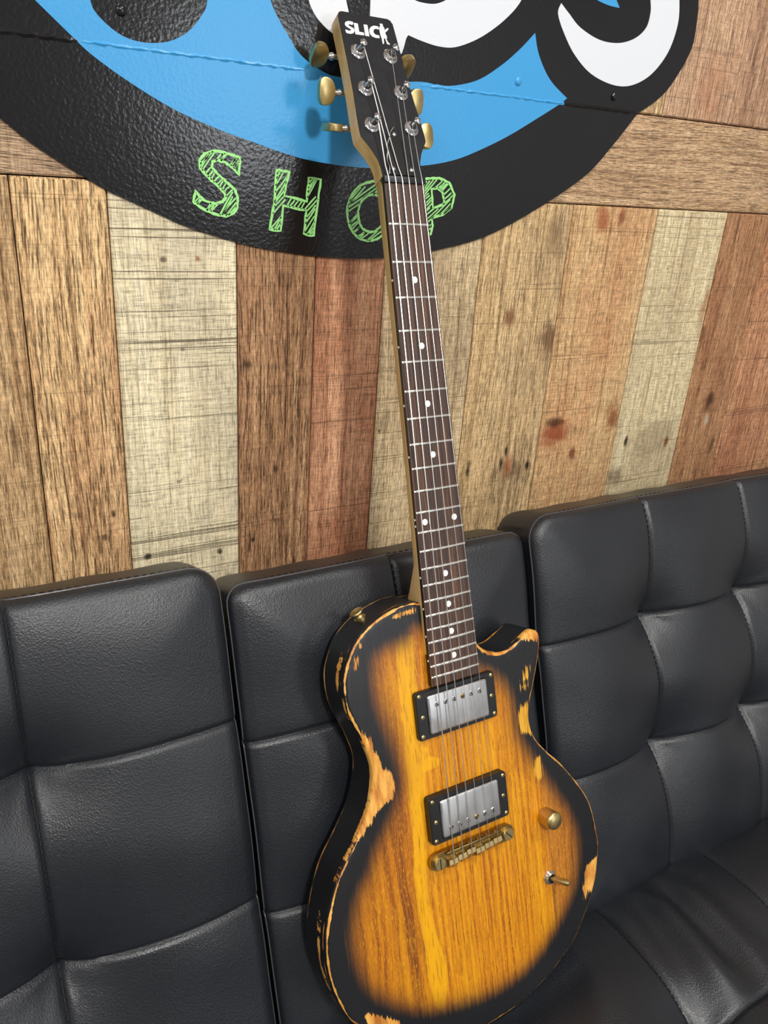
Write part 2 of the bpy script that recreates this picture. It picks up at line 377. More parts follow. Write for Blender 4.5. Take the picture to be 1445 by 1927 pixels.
sign_part('white_letter', [wh2], 0.002, 0.0032, SW, label='white letter bowl right of the headstock')
wh3 = spline(px([(1056, 6), (1050, 26), (1061, 62), (1081, 103), (1112, 139), (1154, 160), (1190, 160), (1226, 139), (1257, 98), (1275, 46), (1278, 0), (1275, -40)]), 6) + spline(px([(1222, -40), (1224, 0), (1224, 24), (1216, 52), (1195, 72), (1164, 81), (1128, 75), (1092, 52), (1071, 26), (1056, 6)]), 6)[:-1]
sign_part('white_letter', [wh3], 0.002, 0.0032, SW, label='white curved letter S at the right of the sign')
for p in ((228, 20), (975, 153), (1156, 182)):
    w_ = wallpt(*p)
    mt = SBL if p[0] == 975 else SB
    MB().lathe([(0.0045, 0), (0.0042, 0.0012), (0.003, 0.0022), (0.0012, 0.0026)], 12, Matrix.Translation((w_[0], -0.0026, w_[1])) @ Matrix.Rotation(math.pi / 2, 4, 'X')).build('rivet', mt, sign, loc=SO)
def ridge(x0, x1, mat, z=1.2655):
    n = max(6, int((x1 - x0) / 0.004)); vs = []; fs = []
    for i in range(n + 1):
        xx = x0 + (x1 - x0) * i / n; hh = 0.0034 + 0.0007 * math.sin(i * 1.7) * random.random(); jz = random.uniform(-0.0006, 0.0006)
        t_ = min(1, min(i, n - i) / 3)
        vs += [(xx, -0.0020, z - 0.0035), (xx, -0.0026 - (hh - 0.0026) * t_ - 0.0004, z + jz), (xx, -0.0020, z + 0.0035)]
    for i in range(n):
        for q in (0, 1): fs.append((i * 3 + q, i * 3 + 3 + q, i * 3 + 4 + q, i * 3 + 1 + q))
    MB().add(vs, fs).build('seam_ridge', mat, sign, loc=SO)
ridge(0.02, wallpt(150, 82)[0], SB); ridge(wallpt(150, 82)[0], wallpt(578, 128)[0], SBL)
ridge(wallpt(790, 150)[0], wallpt(1062, 192)[0], SBL); ridge(wallpt(1064, 192)[0], wallpt(1198, 212)[0], SB)
# SHOP: hand drawn outline letters with hatching
cS = lambda x, y: (340 + x / 2.676, 260 + y / 2.676)
def inside(p, poly):
    c = False; n = len(poly); x_, y_ = p
    for i in range(n):
        a, b = poly[i], poly[(i + 1) % n]
        if (a[1] > y_) != (b[1] > y_) and x_ < (b[0] - a[0]) * (y_ - a[1]) / (b[1] - a[1]) + a[0]: c = not c
    return c
def ribbon(mb, pts, w, closed=False, z=0.0034):
    pts = [np.array(p) for p in pts]; N = len(pts); L = []; R = []
    for i in range(N):
        t = (pts[(i + 1) % N] - pts[i - 1]) if closed else pts[min(i + 1, N - 1)] - pts[max(i - 1, 0)]
        t = t / (np.linalg.norm(t) + 1e-9); nn = np.array([-t[1], t[0]]); ww = w * random.uniform(0.75, 1.25) / 2
        L.append(pts[i] + nn * ww); R.append(pts[i] - nn * ww)
    vs = [wp(p[0], p[1], z) for p in L] + [wp(p[0], p[1], z) for p in R]
    fs = [(i, (i + 1) % N, (i + 1) % N + N, i + N) for i in range(N if closed else N - 1)]
    # thickness
    b = len(vs); vs += [wp(p[0], p[1], 0.0022) for p in L] + [wp(p[0], p[1], 0.0022) for p in R]
    fs += [(i, i + b, (i + 1) % N + b, (i + 1) % N) for i in range(N if closed else N - 1)]
    fs += [(i + N, (i + 1) % N + N, (i + 1) % N + N + b, i + N + b) for i in range(N if closed else N - 1)]
    mb.add(vs, fs)
def letter(loops_crop, ang, lab, closed_spline=(), step=0.0031):
    loops = []
    for i, l in enumerate(loops_crop):
        w_ = px([cS(*p) for p in l])
        loops.append(spline(w_, 5, True) if i in closed_spline else [p for k in range(len(w_)) for p in [np.array(w_[k]) + (np.array(w_[(k + 1) % len(w_)]) - np.array(w_[k])) * t for t in (0, 0.25, 0.5, 0.75)]])
    mb = MB()
    for l in loops: ribbon(mb, [p + np.array([random.uniform(-.0003, .0003), random.uniform(-.0003, .0003)]) for p in l], 0.0024, True)
    allp = np.concatenate(loops); c0 = allp.mean(0)
    d = np.array([math.cos(ang), math.sin(ang)]); e = np.array([-d[1], d[0]])
    ext = np.abs((allp - c0)).max() * 1.5
    tt = -ext
    def isin(p):
        r = inside(p, loops[0])
        for h in loops[1:]: r = r and not inside(p, h)
        return r
    while tt < ext:
        run = []
        jit = random.uniform(-0.15, 0.15); dd = np.array([math.cos(ang + jit), math.sin(ang + jit)])
        ss = np.arange(-ext, ext, 0.0008)
        for s_ in ss:
            p = c0 + e * tt + dd * s_
            if isin(p): run.append(p)
            else:
                if len(run) > 4:
                    a, b = run[0], run[-1]; cut = random.uniform(0.0, 0.2)
                    ribbon(mb, [a, a + (b - a) * 0.5 + e * random.uniform(-.0004, .0004), a + (b - a) * (1 - cut)], 0.0013)
                run = []
        tt += step * random.uniform(0.7, 1.3)
    o = mb.build('letter', SG, sign, smooth=0, loc=SO); o['label'] = lab
letter([[(298, 97), (293, 187), (262, 150), (225, 122), (185, 110), (160, 120), (155, 145), (185, 180), (230, 220), (270, 255), (287, 300), (285, 345), (265, 380), (225, 393), (180, 385), (130, 365), (85, 338), (64, 320), (75, 262), (95, 295), (130, 320), (175, 330), (210, 320), (228, 300), (215, 270), (180, 235), (130, 190), (97, 150), (95, 110), (120, 80), (160, 63), (210, 68), (255, 85)]], 0.9, 'green hatched letter S')
letter([[(483, 160), (545, 170), (520, 290), (635, 318), (645, 198), (706, 208), (686, 350), (668, 492), (620, 483), (632, 365), (515, 340), (503, 468), (448, 460), (470, 330)]], 0.9, 'green hatched letter H')
letter([[(1000, 222), (945, 222), (890, 250), (850, 310), (838, 370), (850, 440), (885, 495), (940, 517), (1000, 500), (1048, 440), (1065, 360), (1045, 270)], [(965, 284), (925, 300), (900, 340), (893, 390), (905, 440), (935, 468), (975, 470), (1010, 440), (1025, 390), (1022, 330), (1000, 295)]], 0.7, 'green hatched letter O behind the guitar neck', (0, 1))
letter([[(1195, 210), (1240, 204), (1300, 200), (1352, 225), (1378, 285), (1364, 350), (1320, 385), (1264, 402), (1268, 440), (1260, 482), (1205, 474), (1200, 340)], [(1262, 256), (1292, 252), (1316, 272), (1326, 322), (1318, 336), (1270, 352)]], 0.8, 'green hatched letter P beside the nut')

# ------------------------------------------------------------------ sofa
lt = NT('black_leather')
vor = lt.n('ShaderNodeTexVoronoi', feature='SMOOTH_F1'); lt.put(vor.inputs['Vector'], lt.coord()); vor.inputs['Scale'].default_value = 760
hh = lt.m('ADD', lt.m('MULTIPLY', vor.outputs['Distance'], 0.55), lt.m('MULTIPLY', lt.noise(lt.coord(), 420, 3, 0.6), 0.5))
hh = lt.m('ADD', hh, lt.m('MULTIPLY', lt.noise(lt.coord(), 16, 2, 0.5), 0.6))
lt.set(color=lt.mix(lt.noise(lt.coord(), 6, 3), L_(20, 23, 28), L_(28, 32, 38)), rough=lt.step(lt.noise(lt.coord(), 9, 3), 0.3, 0.7, 0.36, 0.46), spec=0.65)
lt.bump(hh, 0.30, 0.0015)
LEA = lt.mat
THR = plain('black_thread', L_(10, 10, 11), 0.7)
FOLDHL = plain('leather_edge_highlight', L_(70, 70, 74), 0.32, bump=(300, 0.2, 0.001))  # paler than the leather: highlight of the folded edge put into the colour
sofa = empty('sofa', (0.37, -0.55, 0.0))
tag(sofa, 'black faux leather tufted sofa in front of the board wall', 'sofa')
SOF = Vector((-0.37, 0.55, 0.0))
TB = math.radians(20.0)
UPB = np.array([0, math.sin(TB), math.cos(TB)]); NB = np.array([0, -math.cos(TB), math.sin(TB)])
OB = np.array([0, -0.18397, 0.82])
def bk(x_, v, w): p = OB + UPB * v + NB * w; return (x_, p[1], p[2])
def axis(lo, hi, seams, stepsz):
    s = list(np.linspace(lo, hi, max(2, int((hi - lo) / stepsz)) + 1))
    for q in seams:
        s = [t for t in s if abs(t - q) > 0.0065] + [q - 0.006, q - 0.0035, q - 0.0015, q, q + 0.0015, q + 0.0035, q + 0.006]
    for e in (lo, hi):
        sg = 1 if e == lo else -1
        s = [t for t in s if abs(t - e) > 0.013 or t == e] + [e + sg * q for q in (0.0015, 0.004, 0.0075, 0.0115)]
    return np.array(sorted(set(round(t, 5) for t in s)))
def sstep(x_, a, b):
    t = np.clip((x_ - a) / (b - a), 0, 1); return t * t * (3 - 2 * t)
def cushion_height(U, V, us, vs, lo, hi, vlo, vhi, dip=0.017, soft=0.012, edge=0.012):
    """0 at the crown of each tuft, negative in seams, deepest where seams cross"""
    h = np.zeros_like(U)
    du = np.min(np.abs(U[..., None] - np.array(us)), -1); dv = np.min(np.abs(V[..., None] - np.array(vs)), -1)
    h -= soft * np.exp(-(du / 0.034) ** 1.15) * (0.55 + 0.45 * np.exp(-(dv / 0.05) ** 2))
    h -= soft * 0.8 * np.exp(-(dv / 0.034) ** 1.15) * (0.5 + 0.5 * np.exp(-(du / 0.055) ** 2))
    h -= 0.0030 * np.exp(-(du / 0.0022) ** 2); h -= 0.0032 * np.exp(-(dv / 0.0022) ** 2)
    for a in us:
        for b in vs:
            rr = np.sqrt((U - a) ** 2 + (V - b) ** 2); h -= dip * np.exp(-(rr / 0.036) ** 1.2)
            # gathered folds fanning out of the tuft
            an = np.arctan2(V - b, U - a)
            h += 0.0011 * np.sin(an * 13 + a * 40) * np.exp(-((rr - 0.022) / 0.014) ** 2)
    de = np.minimum(np.minimum(U - lo, hi - U), np.minimum(V - vlo, vhi - V))
    r = 0.0115
    t = np.clip(de / r, 0, 1); h -= r * 0.75 * (1 - np.sqrt(np.clip(1 - (1 - t) ** 2, 0, 1)))
    h -= edge * np.exp(-(de / 0.04) ** 1.2)
    rng = np.sin(U * 37 + V * 21) * np.sin(V * 43 - U * 17 + 1)
    return h + 0.0012 * rng
def dashes(mb, path, r=0.0007, ln=0.0045, gap=0.0022):
    acc = 0; pts = [Vector(p) for p in path]; seg = []; L = 0
    cum = [0]
    for a, b in zip(pts, pts[1:]): cum.append(cum[-1] + (b - a).length)
    s = 0.0
    def at(d):
        for i in range(len(cum) - 1):
            if d <= cum[i + 1]: return pts[i].lerp(pts[i + 1], (d - cum[i]) / max(1e-9, cum[i + 1] - cum[i]))
        return pts[-1]
    while s + ln < cum[-1]:
        mb.tube([at(s), at(s + ln)], r, 4); s += ln + gap
def backrest(name, lo, hi, vtop, us, rows, wo, label, crown=0.0015, thick=0.062, lean=0.0):
    vlo = -0.47
    ua = axis(lo, hi, us, 0.0065); va = axis(vlo, vtop, rows, 0.0065)
    U, V = np.meshgrid(ua, va, indexing='ij')
    Hh = cushion_height(U, V, us, rows, lo, hi, vlo, vtop) + wo + lean * (U - (lo + hi) / 2)
    # rounded corners in plan: pull the corner points in
    rc = 0.018 if hi - lo < 0.4 else 0.028
    U2, V2 = U.copy(), V.copy()
    for sx, ex in ((-1, lo), (1, hi)):
        cx, cy = ex - sx * rc, vtop - rc
        dx = (U - cx) * sx; dy = V - cy; msk = (dx > 0) & (dy > 0)
        mx = np.maximum(dx, dy) + 1e-9; ln = np.sqrt(dx ** 2 + dy ** 2) + 1e-9
        k_ = np.where(msk, mx / ln, 1.0)
        U2 = np.where(msk, cx + sx * dx * k_, U2); V2 = np.where(msk, cy + dy * k_, V2)
    n, m = U.shape; mb = MB(); vs = [bk(U2[i, j], V2[i, j], Hh[i, j]) for i in range(n) for j in range(m)]
    fs = [(i * m + j, i * m + j + 1, (i + 1) * m + j + 1, (i + 1) * m + j) for i in range(n - 1) for j in range(m - 1)]
    ring = [(i, 0) for i in range(n)] + [(n - 1, j) for j in range(1, m)] + [(i, m - 1) for i in range(n - 2, -1, -1)] + [(0, j) for j in range(m - 2, 0, -1)]
    rim = []
    # boxing: crowned band round the edge, then the back
    ws = [0.0, 0.008, 0.016, 0.028, 0.040, 0.052, thick - 0.006, thick]
    cr = [0.0, 0.45, 0.8, 1.0, 1.0, 0.75, 0.2, -0.6]
    cx, cy = (lo + hi) / 2, (vlo + vtop) / 2
    R = len(ring); first = len(vs)
    idx0 = [i * m + j for i, j in ring]; prev = idx0
    for w_, c_ in list(zip(ws, cr))[1:]:
        cur = []
        for (i, j) in ring:
            uu, vv = U2[i, j], V2[i, j]
            ou = 0; ov = 0
            if j == m - 1: ov = 1
            if i == 0: ou = -1
            if i == n - 1: ou = 1
            if vv > vtop - rc and (uu < lo + rc or uu > hi - rc):
                ccx = lo + rc if uu < (lo + hi) / 2 else hi - rc
                q = np.array([uu - ccx, vv - (vtop - rc)]); q = q / (np.linalg.norm(q) + 1e-9); ou, ov = q
            seamdip = 1.0
            if ov > 0.5: seamdip -= 0.35 * sum(math.exp(-((uu - a) / 0.02) ** 2) for a in us)
            amt = crown * c_ * (1 if abs(ov) > 0.5 else 0.12) * seamdip + 0.0005 * math.sin(uu * 90)
            h0 = Hh[i, j]
            cur.append(len(vs)); vs.append(bk(uu + ou * amt, vv + ov * amt, h0 - w_ * 1.0))
        for a in range(R): fs.append((prev[a], prev[(a + 1) % R], cur[(a + 1) % R], cur[a]))
        prev = cur
    fs.append(tuple(prev))
    mb.add(vs, fs)
    o = mb.build(name, LEA, sofa, smooth=1.2, loc=SOF); o['label'] = label
    rimp = [bk(U2[i, j], V2[i, j], Hh[i, j] + 0.0001) for i, j in ring if not (j == 0)]
    rimp = [p for k_, p in enumerate(rimp) if k_ == 0 or (Vector(p) - Vector(rimp[k_ - 1])).length > 0.0008]
    MB().tube(rimp, 0.0009, 6).build('fold_highlight', FOLDHL, o)  # thin pale tube drawing the highlight along the fold
    st = MB()
    for a in us:
        i = int(np.argmin(np.abs(ua - a)))
        dashes(st, [bk(a, va[j], Hh[i, j] + 0.0008) for j in range(2, m - 2)])
    tp = [bk(U2[i, m - 1], V2[i, m - 1] + crown * 0.36, Hh[i, m - 1] - 0.0062) for i in range(4, n - 4)]
    dashes(st, tp, 0.0005, 0.004, 0.003)
    st.build('stitching', THR, o, smooth=0)['kind'] = 'stuff'
    return o
backrest('backrest', -0.51, 0.1955, 0.0375, [0.018 - 0.1765 * k_ for k_ in (2, 1, 0)], [-0.286, -0.110], 0.0, 'wide backrest cushion left of the guitar', lean=-0.004)
backrest('backrest', 0.2015, 0.5445, 0.0145, [0.376], [-0.308, -0.136], -0.004, 'narrow middle backrest cushion behind the guitar')
backrest('backrest', 0.5515, 1.255, 0.028, [0.727, 0.903, 1.079], [-0.287, -0.121], 0.002, 'wide backrest cushion right of the guitar')
# seat
SX0, SX1, SY0, SY1 = -0.51, 1.255, -0.98, -0.318
sus = [0.595 + 0.19 * k_ for k_ in range(-5, 4)]; svs = [-0.498 - 0.165 * k_ for k_ in range(0, 3)]
ua = axis(SX0, SX1, sus, 0.008); va = axis(SY0, SY1, svs, 0.008)
U, V = np.meshgrid(ua, va, indexing='ij')
Z = cushion_height(U, V, sus, svs, SX0, SX1, SY0, SY1, dip=0.02, soft=0.013, edge=0.014) + 0.412
fx = (U - 0.69) * (1 + 2.2 * (V + 0.34)) + 0.69
fold = np.sin((fx - 0.595) * 130 - 0.6) * np.exp(-((U - 0.675) / 0.055) ** 2) * sstep(V, -0.52, -0.44) * sstep(-V, 0.325, 0.37)
Z += 0.0080 * fold
gx, gy = 0.393, -0.372
bow = np.where(np.abs(U - gx) < 0.16, 0.388 + ((U - gx) ** 2) * 2.2 - 0.0, 9)
lim = 0.3785 + np.maximum(0, (np.abs(U - gx) - 0.03)) ** 1.6 * 1.1 + np.maximum(0, np.abs(V + 0.362) - 0.03) * 0.32
Z = np.minimum(Z, lim)
n, m = U.shape; vs = [(U[i, j], V[i, j], Z[i, j]) for i in range(n) for j in range(m)]
fs = [(i * m + j, (i + 1) * m + j, (i + 1) * m + j + 1, i * m + j + 1) for i in range(n - 1) for j in range(m - 1)]
ring = [(i, 0) for i in range(n)] + [(n - 1, j) for j in range(1, m)] + [(i, m - 1) for i in range(n - 2, -1, -1)] + [(0, j) for j in range(m - 2, 0, -1)]
prev = [i * m + j for i, j in ring]; R = len(ring)
for zz in (0.37, 0.30, 0.235):
    cur = []
    for i, j in ring: cur.append(len(vs)); vs.append((U[i, j], V[i, j], min(zz, Z[i, j] - 0.005)))
    for a in range(R): fs.append((prev[a], prev[(a + 1) % R], cur[(a + 1) % R], cur[a]))
    prev = cur
fs.append(tuple(prev))
seat = MB().add(vs, fs).build('seat', LEA, sofa, smooth=1.2, loc=SOF)
st = MB()
for a in sus:
    i = int(np.argmin(np.abs(ua - a)))
    if 0.5 < a < 1.2: dashes(st, [(a, va[j], Z[i, j] + 0.0006) for j in range(2, m - 2)])
st.build('stitching', THR, seat, smooth=0)['kind'] = 'stuff'
MB().tube([(U[i, j], V[i, j], Z[i, j] + 0.0002) for i, j in ring if j != m - 1], 0.0014, 6).build('fold_highlight', FOLDHL, seat)  # same painted edge highlight round the seat
frm = MB().box((0.3725, -0.63, 0.215), (1.70, 0.60, 0.05), bev=0.006).build('frame', plain('black_steel', L_(20, 20, 22), 0.4), sofa, loc=SOF)
CHR = plain('chrome', (0.78, 0.78, 0.80, 1), 0.14, 1.0)
for lx_ in (-0.40, 1.145):
    for ly in (-0.88, -0.40):
        MB().lathe([(0.016, 0.0), (0.020, 0.004), (0.020, 0.03), (0.024, 0.19)], 16, Matrix.Translation((lx_, ly, 0))).build('leg', CHR, sofa, loc=SOF)

# ------------------------------------------------------------------ guitar
BZ = -0.008; BT = 0.045
root = empty('electric_guitar')
OFFG = np.array([0.0, -0.827, -0.03])
MG = Matrix.Identity(4); pos = NUT + G @ OFFG
for i in range(3):
    for j in range(3): MG[i][j] = G[i][j]
    MG[i][3] = pos[i]
root.matrix_world = MG
tag(root, 'worn sunburst electric guitar with black headstock leaning on the black sofa', 'guitar')
GL = Vector(-OFFG)
def gpart(name, mb, mat, parent=None, label=None, **kw):
    o = mb.build(name, mat, parent or root, loc=GL if parent is None else None, **kw)
    if label: o['label'] = label
    return o
BRASS = plain('aged_brass', L_(200, 178, 124), 0.36, 1.0, bump=(160, 0.06, 0.001), var=0.25, vs=140)
BRASSD = plain('dark_brass', L_(164, 138, 84), 0.34, 1.0, var=0.3, vs=180)
STEEL = plain('string_steel', (0.93, 0.92, 0.89, 1), 0.34, 1.0)
FRET = plain('fret_nickel', (0.86, 0.85, 0.80, 1), 0.30, 1.0)
DARK = plain('slot_dark', L_(14, 12, 10), 0.8)
PLAS = plain('black_plastic', L_(23, 24, 27), 0.42)
WHITE = plain('dot_white', L_(238, 240, 238), 0.4)

# body outline (mm)
OUT = [(-24, -380.5), (-32, -378.5), (-42, -378.3), (-54, -380), (-78, -388), (-98, -402.5), (-110.5, -423), (-115, -440), (-113.5, -465), (-102, -496), (-95.5, -526),
       (-104.5, -559), (-122, -585), (-143.5, -613), (-158, -647), (-163.5, -675), (-162, -706), (-152, -741), (-141, -758), (-122, -779), (-95, -799), (-62, -815), (-30, -824), (4, -827),
       (42, -824), (76, -814), (104, -800), (128, -782), (156, -741), (166.5, -708), (168.5, -684), (159.5, -638), (131, -593), (109, -568), (95, -549), (90, -531), (92, -513), (101, -490), (109, -467), (113, -449),
       (111, -439.5), (101, -436), (88, -441.5), (71, -448.5), (55, -448.5), (42, -442), (33, -432), (26, -419), (24, -400), (24, -384), (20, -381)]
raw = np.array(spline([(a / 1000, b / 1000) for a, b in OUT], 14, True))
seg = np.linalg.norm(np.roll(raw, -1, 0) - raw, axis=1); cum = np.concatenate([[0], np.cumsum(seg)]); NO = 620
ss = np.linspace(0, cum[-1], NO, endpoint=False); rawc = np.vstack([raw, raw[:1]])
P = np.stack([np.interp(ss, cum, rawc[:, 0]), np.interp(ss, cum, rawc[:, 1])], 1)
tg = np.roll(P, -1, 0) - np.roll(P, 1, 0); tg /= np.linalg.norm(tg, axis=1)[:, None]
ar = 0.5 * np.sum(P[:, 0] * np.roll(P[:, 1], -1) - np.roll(P[:, 0], -1) * P[:, 1])
NRM = np.stack([tg[:, 1], -tg[:, 0]], 1) * (1 if ar > 0 else -1)       # outward
RO = 0.0040
rings = []                                                    # (inset, z, arc length s in mm)
for k_ in range(0, 7):
    a = math.pi / 2 * k_ / 6; rings.append((RO * (1 - math.sin(a)), BZ - RO * (1 - math.cos(a)), RO * a * 1000))
s0 = rings[-1][2]
for zz in np.linspace(0.0012, BT - RO - 0.003, 26): rings.append((0.0, BZ - RO - zz, s0 + zz * 1000))
for k_ in range(1, 5):
    a = math.pi / 2 * k_ / 4; rings.append((0.003 * (1 - math.cos(a)), BZ - BT + 0.003 * (1 - math.sin(a)), s0 + 36.8 + 3 * a))
top = P - NRM * RO
# interior points
step_ = 0.0024
gxs = np.arange(-0.165, 0.17, step_); gys = np.arange(-0.83, -0.376, step_)
cand = np.array([(x_ + (0.5 * step_ if i % 2 else 0), y_) for i, y_ in enumerate(gys) for x_ in gxs])
def seg_dist(pts, poly, closed=True):
    poly = np.asarray(poly); q = np.roll(poly, -1, 0) if closed else poly[1:]; p = poly if closed else poly[:-1]
    best = np.full(len(pts), 9.0)
    for a, b in zip(p, q):
        d = b - a; t = np.clip(((pts - a) @ d) / (d @ d + 1e-15), 0, 1)
        best = np.minimum(best, np.hypot(*(pts - (a + t[:, None] * d)).T))
    return best
def in_poly(pts, poly):
    poly = np.asarray(poly); r = np.zeros(len(pts), bool); n_ = len(poly)
    for i in range(n_):
        a, b = poly[i], poly[(i + 1) % n_]
        c_ = (a[1] > pts[:, 1]) != (b[1] > pts[:, 1])
        with np.errstate(divide='ignore', invalid='ignore'): xi = (b[0] - a[0]) * (pts[:, 1] - a[1]) / (b[1] - a[1]) + a[0]
        r ^= c_ & (pts[:, 0] < xi)
    return r
cand = cand[in_poly(cand, top)]
cand = cand[seg_dist(cand, top[::2]) > 0.0012]
allv = [Vector(p) for p in top] + [Vector(p) for p in cand]
res = delaunay_2d_cdt(allv, [(i, (i + 1) % NO) for i in range(NO)], [list(range(NO))], 1, 1e-7)
tv, tf = res[0], res[2]
assert len(tv) >= NO
V3 = [(v.x, v.y, BZ) for v in tv]; FF = [tuple(f) for f in tf]
nt = len(V3)
# boundary verts of the fill in outline order
tvn = np.array([(v.x, v.y) for v in tv]); idx = [int(np.argmin(np.hypot(tvn[:, 0] - p[0], tvn[:, 1] - p[1]))) for p in top]
sv = [0.0] * nt; prev = idx
for ins, zz, s_ in rings[1:]:
    b = len(V3)
    for p, nn in zip(P, NRM):
        q = p - nn * ins; V3.append((q[0], q[1], zz)); sv.append(s_)
    cur = list(range(b, b + NO))
    for a in range(NO): FF.append((prev[a], cur[a], cur[(a + 1) % NO], prev[(a + 1) % NO]))
    prev = cur
FF.append(tuple(prev))
XY = np.array([(v[0], v[1]) for v in V3]); sv = np.array(sv)
edge_d = seg_dist(XY, P[::2]) * 1000
rim = np.where(np.arange(len(V3)) < nt, -(edge_d - RO * 1000), sv)           # mm: negative on the face, positive round the edge
def gpoly(pts): return np.array([gp(u, v, BZ)[:2] for u, v in pts])
def sd(poly):
    d = seg_dist(XY, poly) * 1000; return np.where(in_poly(XY, poly), d, -d)
burst_poly = np.array(spline(gpoly([(792, 1178), (756, 1204), (725, 1216), (706, 1235), (700, 1266), (703, 1308), (714, 1349), (730, 1391), (744, 1432), (750, 1470), (746, 1500), (729, 1544), (709, 1589), (689, 1648), (672, 1685), (660, 1747), (663, 1797), (681, 1846), (706, 1874), (753, 1897), (803, 1905), (860, 1894), (920, 1874), (973, 1842), (1012, 1803), (1045, 1751), (1074, 1694), (1088, 1634), (1088, 1578), (1075, 1532), (1052, 1496), (1028, 1462), (1006, 1430), (985, 1396), (972, 1360), (966, 1320), (950, 1284), (925, 1262), (897, 1250)]), 4, True))
burst = sd(burst_poly)
wear_polys = [
 [(682, 1372), (696, 1389), (703, 1409), (713, 1424), (718, 1440), (728, 1452), (738, 1457), (742, 1472), (740, 1494), (736, 1507), (721, 1514), (709, 1529), (690, 1561), (676, 1584), (666, 1584), (684, 1545), (696, 1514), (698, 1480), (697, 1440), (684, 1400)],
 [(993, 1321), (1000, 1360), (1012, 1388), (981, 1380), (973, 1364), (972, 1344), (981, 1327)],
 [(984, 1274), (992, 1250), (997, 1254), (996, 1276), (982, 1285), (978, 1279)], [(976, 1289), (993, 1287), (991, 1294), (979, 1299)],
 [(978, 1200), (992, 1184), (1012, 1184), (1018, 1204), (1008, 1206), (995, 1204), (984, 1207)],
 [(894, 1204), (912, 1220), (933, 1224), (934, 1232), (918, 1233), (904, 1222)],
 [(1118, 1614), (1130, 1600), (1130, 1629), (1124, 1670), (1112, 1688), (1107, 1674), (1099.5, 1697), (1095, 1674), (1099, 1652), (1099, 1642), (1107, 1626)],
 [(1005, 1428), (1015, 1424), (1021, 1460), (1010, 1472), (1003, 1450)],
 [(733, 1161), (756, 1152), (783, 1144.5), (782, 1152), (763, 1157.5), (738, 1166.5)],
 [(690, 1904), (718, 1913), (751, 1920), (760, 1940), (704, 1940), (684, 1916)],
 [(676, 1210), (682, 1212), (680, 1222), (675, 1220)], [(668, 1238), (674, 1236), (672, 1262), (664, 1262)],
]
gold = np.full(len(V3), -30.0)
for k_ in (1, 2, 3, 7): gold = np.maximum(gold, sd(gpoly(wear_polys[k_])))
wear_polys = [w_ for k_, w_ in enumerate(wear_polys) if k_ not in (1, 2, 3, 7)]
wear = np.full(len(V3), -30.0)
for w_ in wear_polys: wear = np.maximum(wear, sd(gpoly(w_)))
wear = np.where(rim > 9.0, -30.0, wear)
# chips on the side of the body
for (ya, yb, sa, sb, left) in ((-0.728, -0.655, 15, 22, True), (-0.447, -0.418, 13, 19, True), (-0.47, -0.452, 5, 9, True), (-0.60, -0.53, 4.5, 9, True)):
    c_ = (XY[:, 0] < 0) if left else (XY[:, 0] > 0)
    ex = 1 - np.abs((XY[:, 1] - (ya + yb) / 2) / ((yb - ya) / 2)); ey = 1 - np.abs((rim - (sa + sb) / 2) / ((sb - sa) / 2))
    wear = np.maximum(wear, np.where(c_ & (rim > 3), np.minimum(ex, ey) * 3.0, -30))
yellow = sd(gpoly([(742, 1196), (778, 1196), (790, 1330), (794, 1405), (806, 1410), (800, 1424), (832, 1424), (826, 1442), (797, 1452), (797, 1500), (802, 1600), (806, 1700), (826, 1770), (840, 1812), (842, 1850), (836, 1905), (822, 1895), (806, 1840), (792, 1760), (782, 1680), (776, 1580), (768, 1480), (760, 1380), (748, 1290)]))
left_piece = gpoly([(788, 1140), (806, 1900)]); right_piece = gpoly([(1012, 1420), (1052, 1800)])
def side_of(l): 
    a, b = l; return ((b[0] - a[0]) * (XY[:, 1] - a[1]) - (b[1] - a[1]) * (XY[:, 0] - a[0])) / np.linalg.norm(b - a) * 1000
lp = side_of(left_piece); rp = side_of(right_piece)
if (lp * (XY[:, 0] < -0.08)).sum() < 0: lp = -lp          # positive = left board
if (rp * (XY[:, 0] > 0.12)).sum() < 0: rp = -rp           # positive = right board

b_ = NT('sunburst_wood')
co = b_.coord()
def scv(t, v, s):
    nd = t.n('ShaderNodeVectorMath', operation='MULTIPLY'); t.put(nd.inputs[0], v); nd.inputs[1].default_value = s; return nd.outputs[0]
A = {k_: b_.attr(k_) for k_ in ('burst', 'wear', 'gold', 'rim', 'yellow', 'leftb', 'rightb')}
wobn = b_.noise(scv(b_, co, (6, 3.2, 6)), 1, 3)
wv = b_.n('ShaderNodeCombineXYZ'); b_.put(wv.inputs[0], b_.m('MULTIPLY', b_.m('SUBTRACT', wobn, 0.5), 0.05))
ad = b_.n('ShaderNodeVectorMath', operation='ADD'); b_.put(ad.inputs[0], co); b_.put(ad.inputs[1], wv.outputs[0]); cw = ad.outputs[0]
fine = b_.noise(scv(b_, co, (760, 48, 60)), 1, 3, 0.6)
g_c = b_.noise(scv(b_, co, (270, 4, 5)), 1, 4, 0.6)                 # straight grain, centre board
g_l = b_.noise(scv(b_, cw, (150, 2.4, 2)), 1, 5, 0.64)               # long figure, left board
g_r = b_.noise(scv(b_, cw, (120, 3, 3)), 1, 5, 0.6)
Lf = b_.step(A['leftb'], -0.4, 0.4); Rf = b_.step(A['rightb'], -0.4, 0.4)
AMB = L_(200, 122, 14); AMD = L_(156, 82, 12); AML = L_(222, 150, 20); YEL = L_(250, 184, 4); BRN = L_(120, 62, 24)
cc = b_.ramp(g_c, [(0.34, AMD), (0.47, AMB), (0.62, AML)])
cl = b_.ramp(g_l, [(0.36, BRN), (0.45, L_(172, 98, 16)), (0.62, L_(206, 130, 18))])
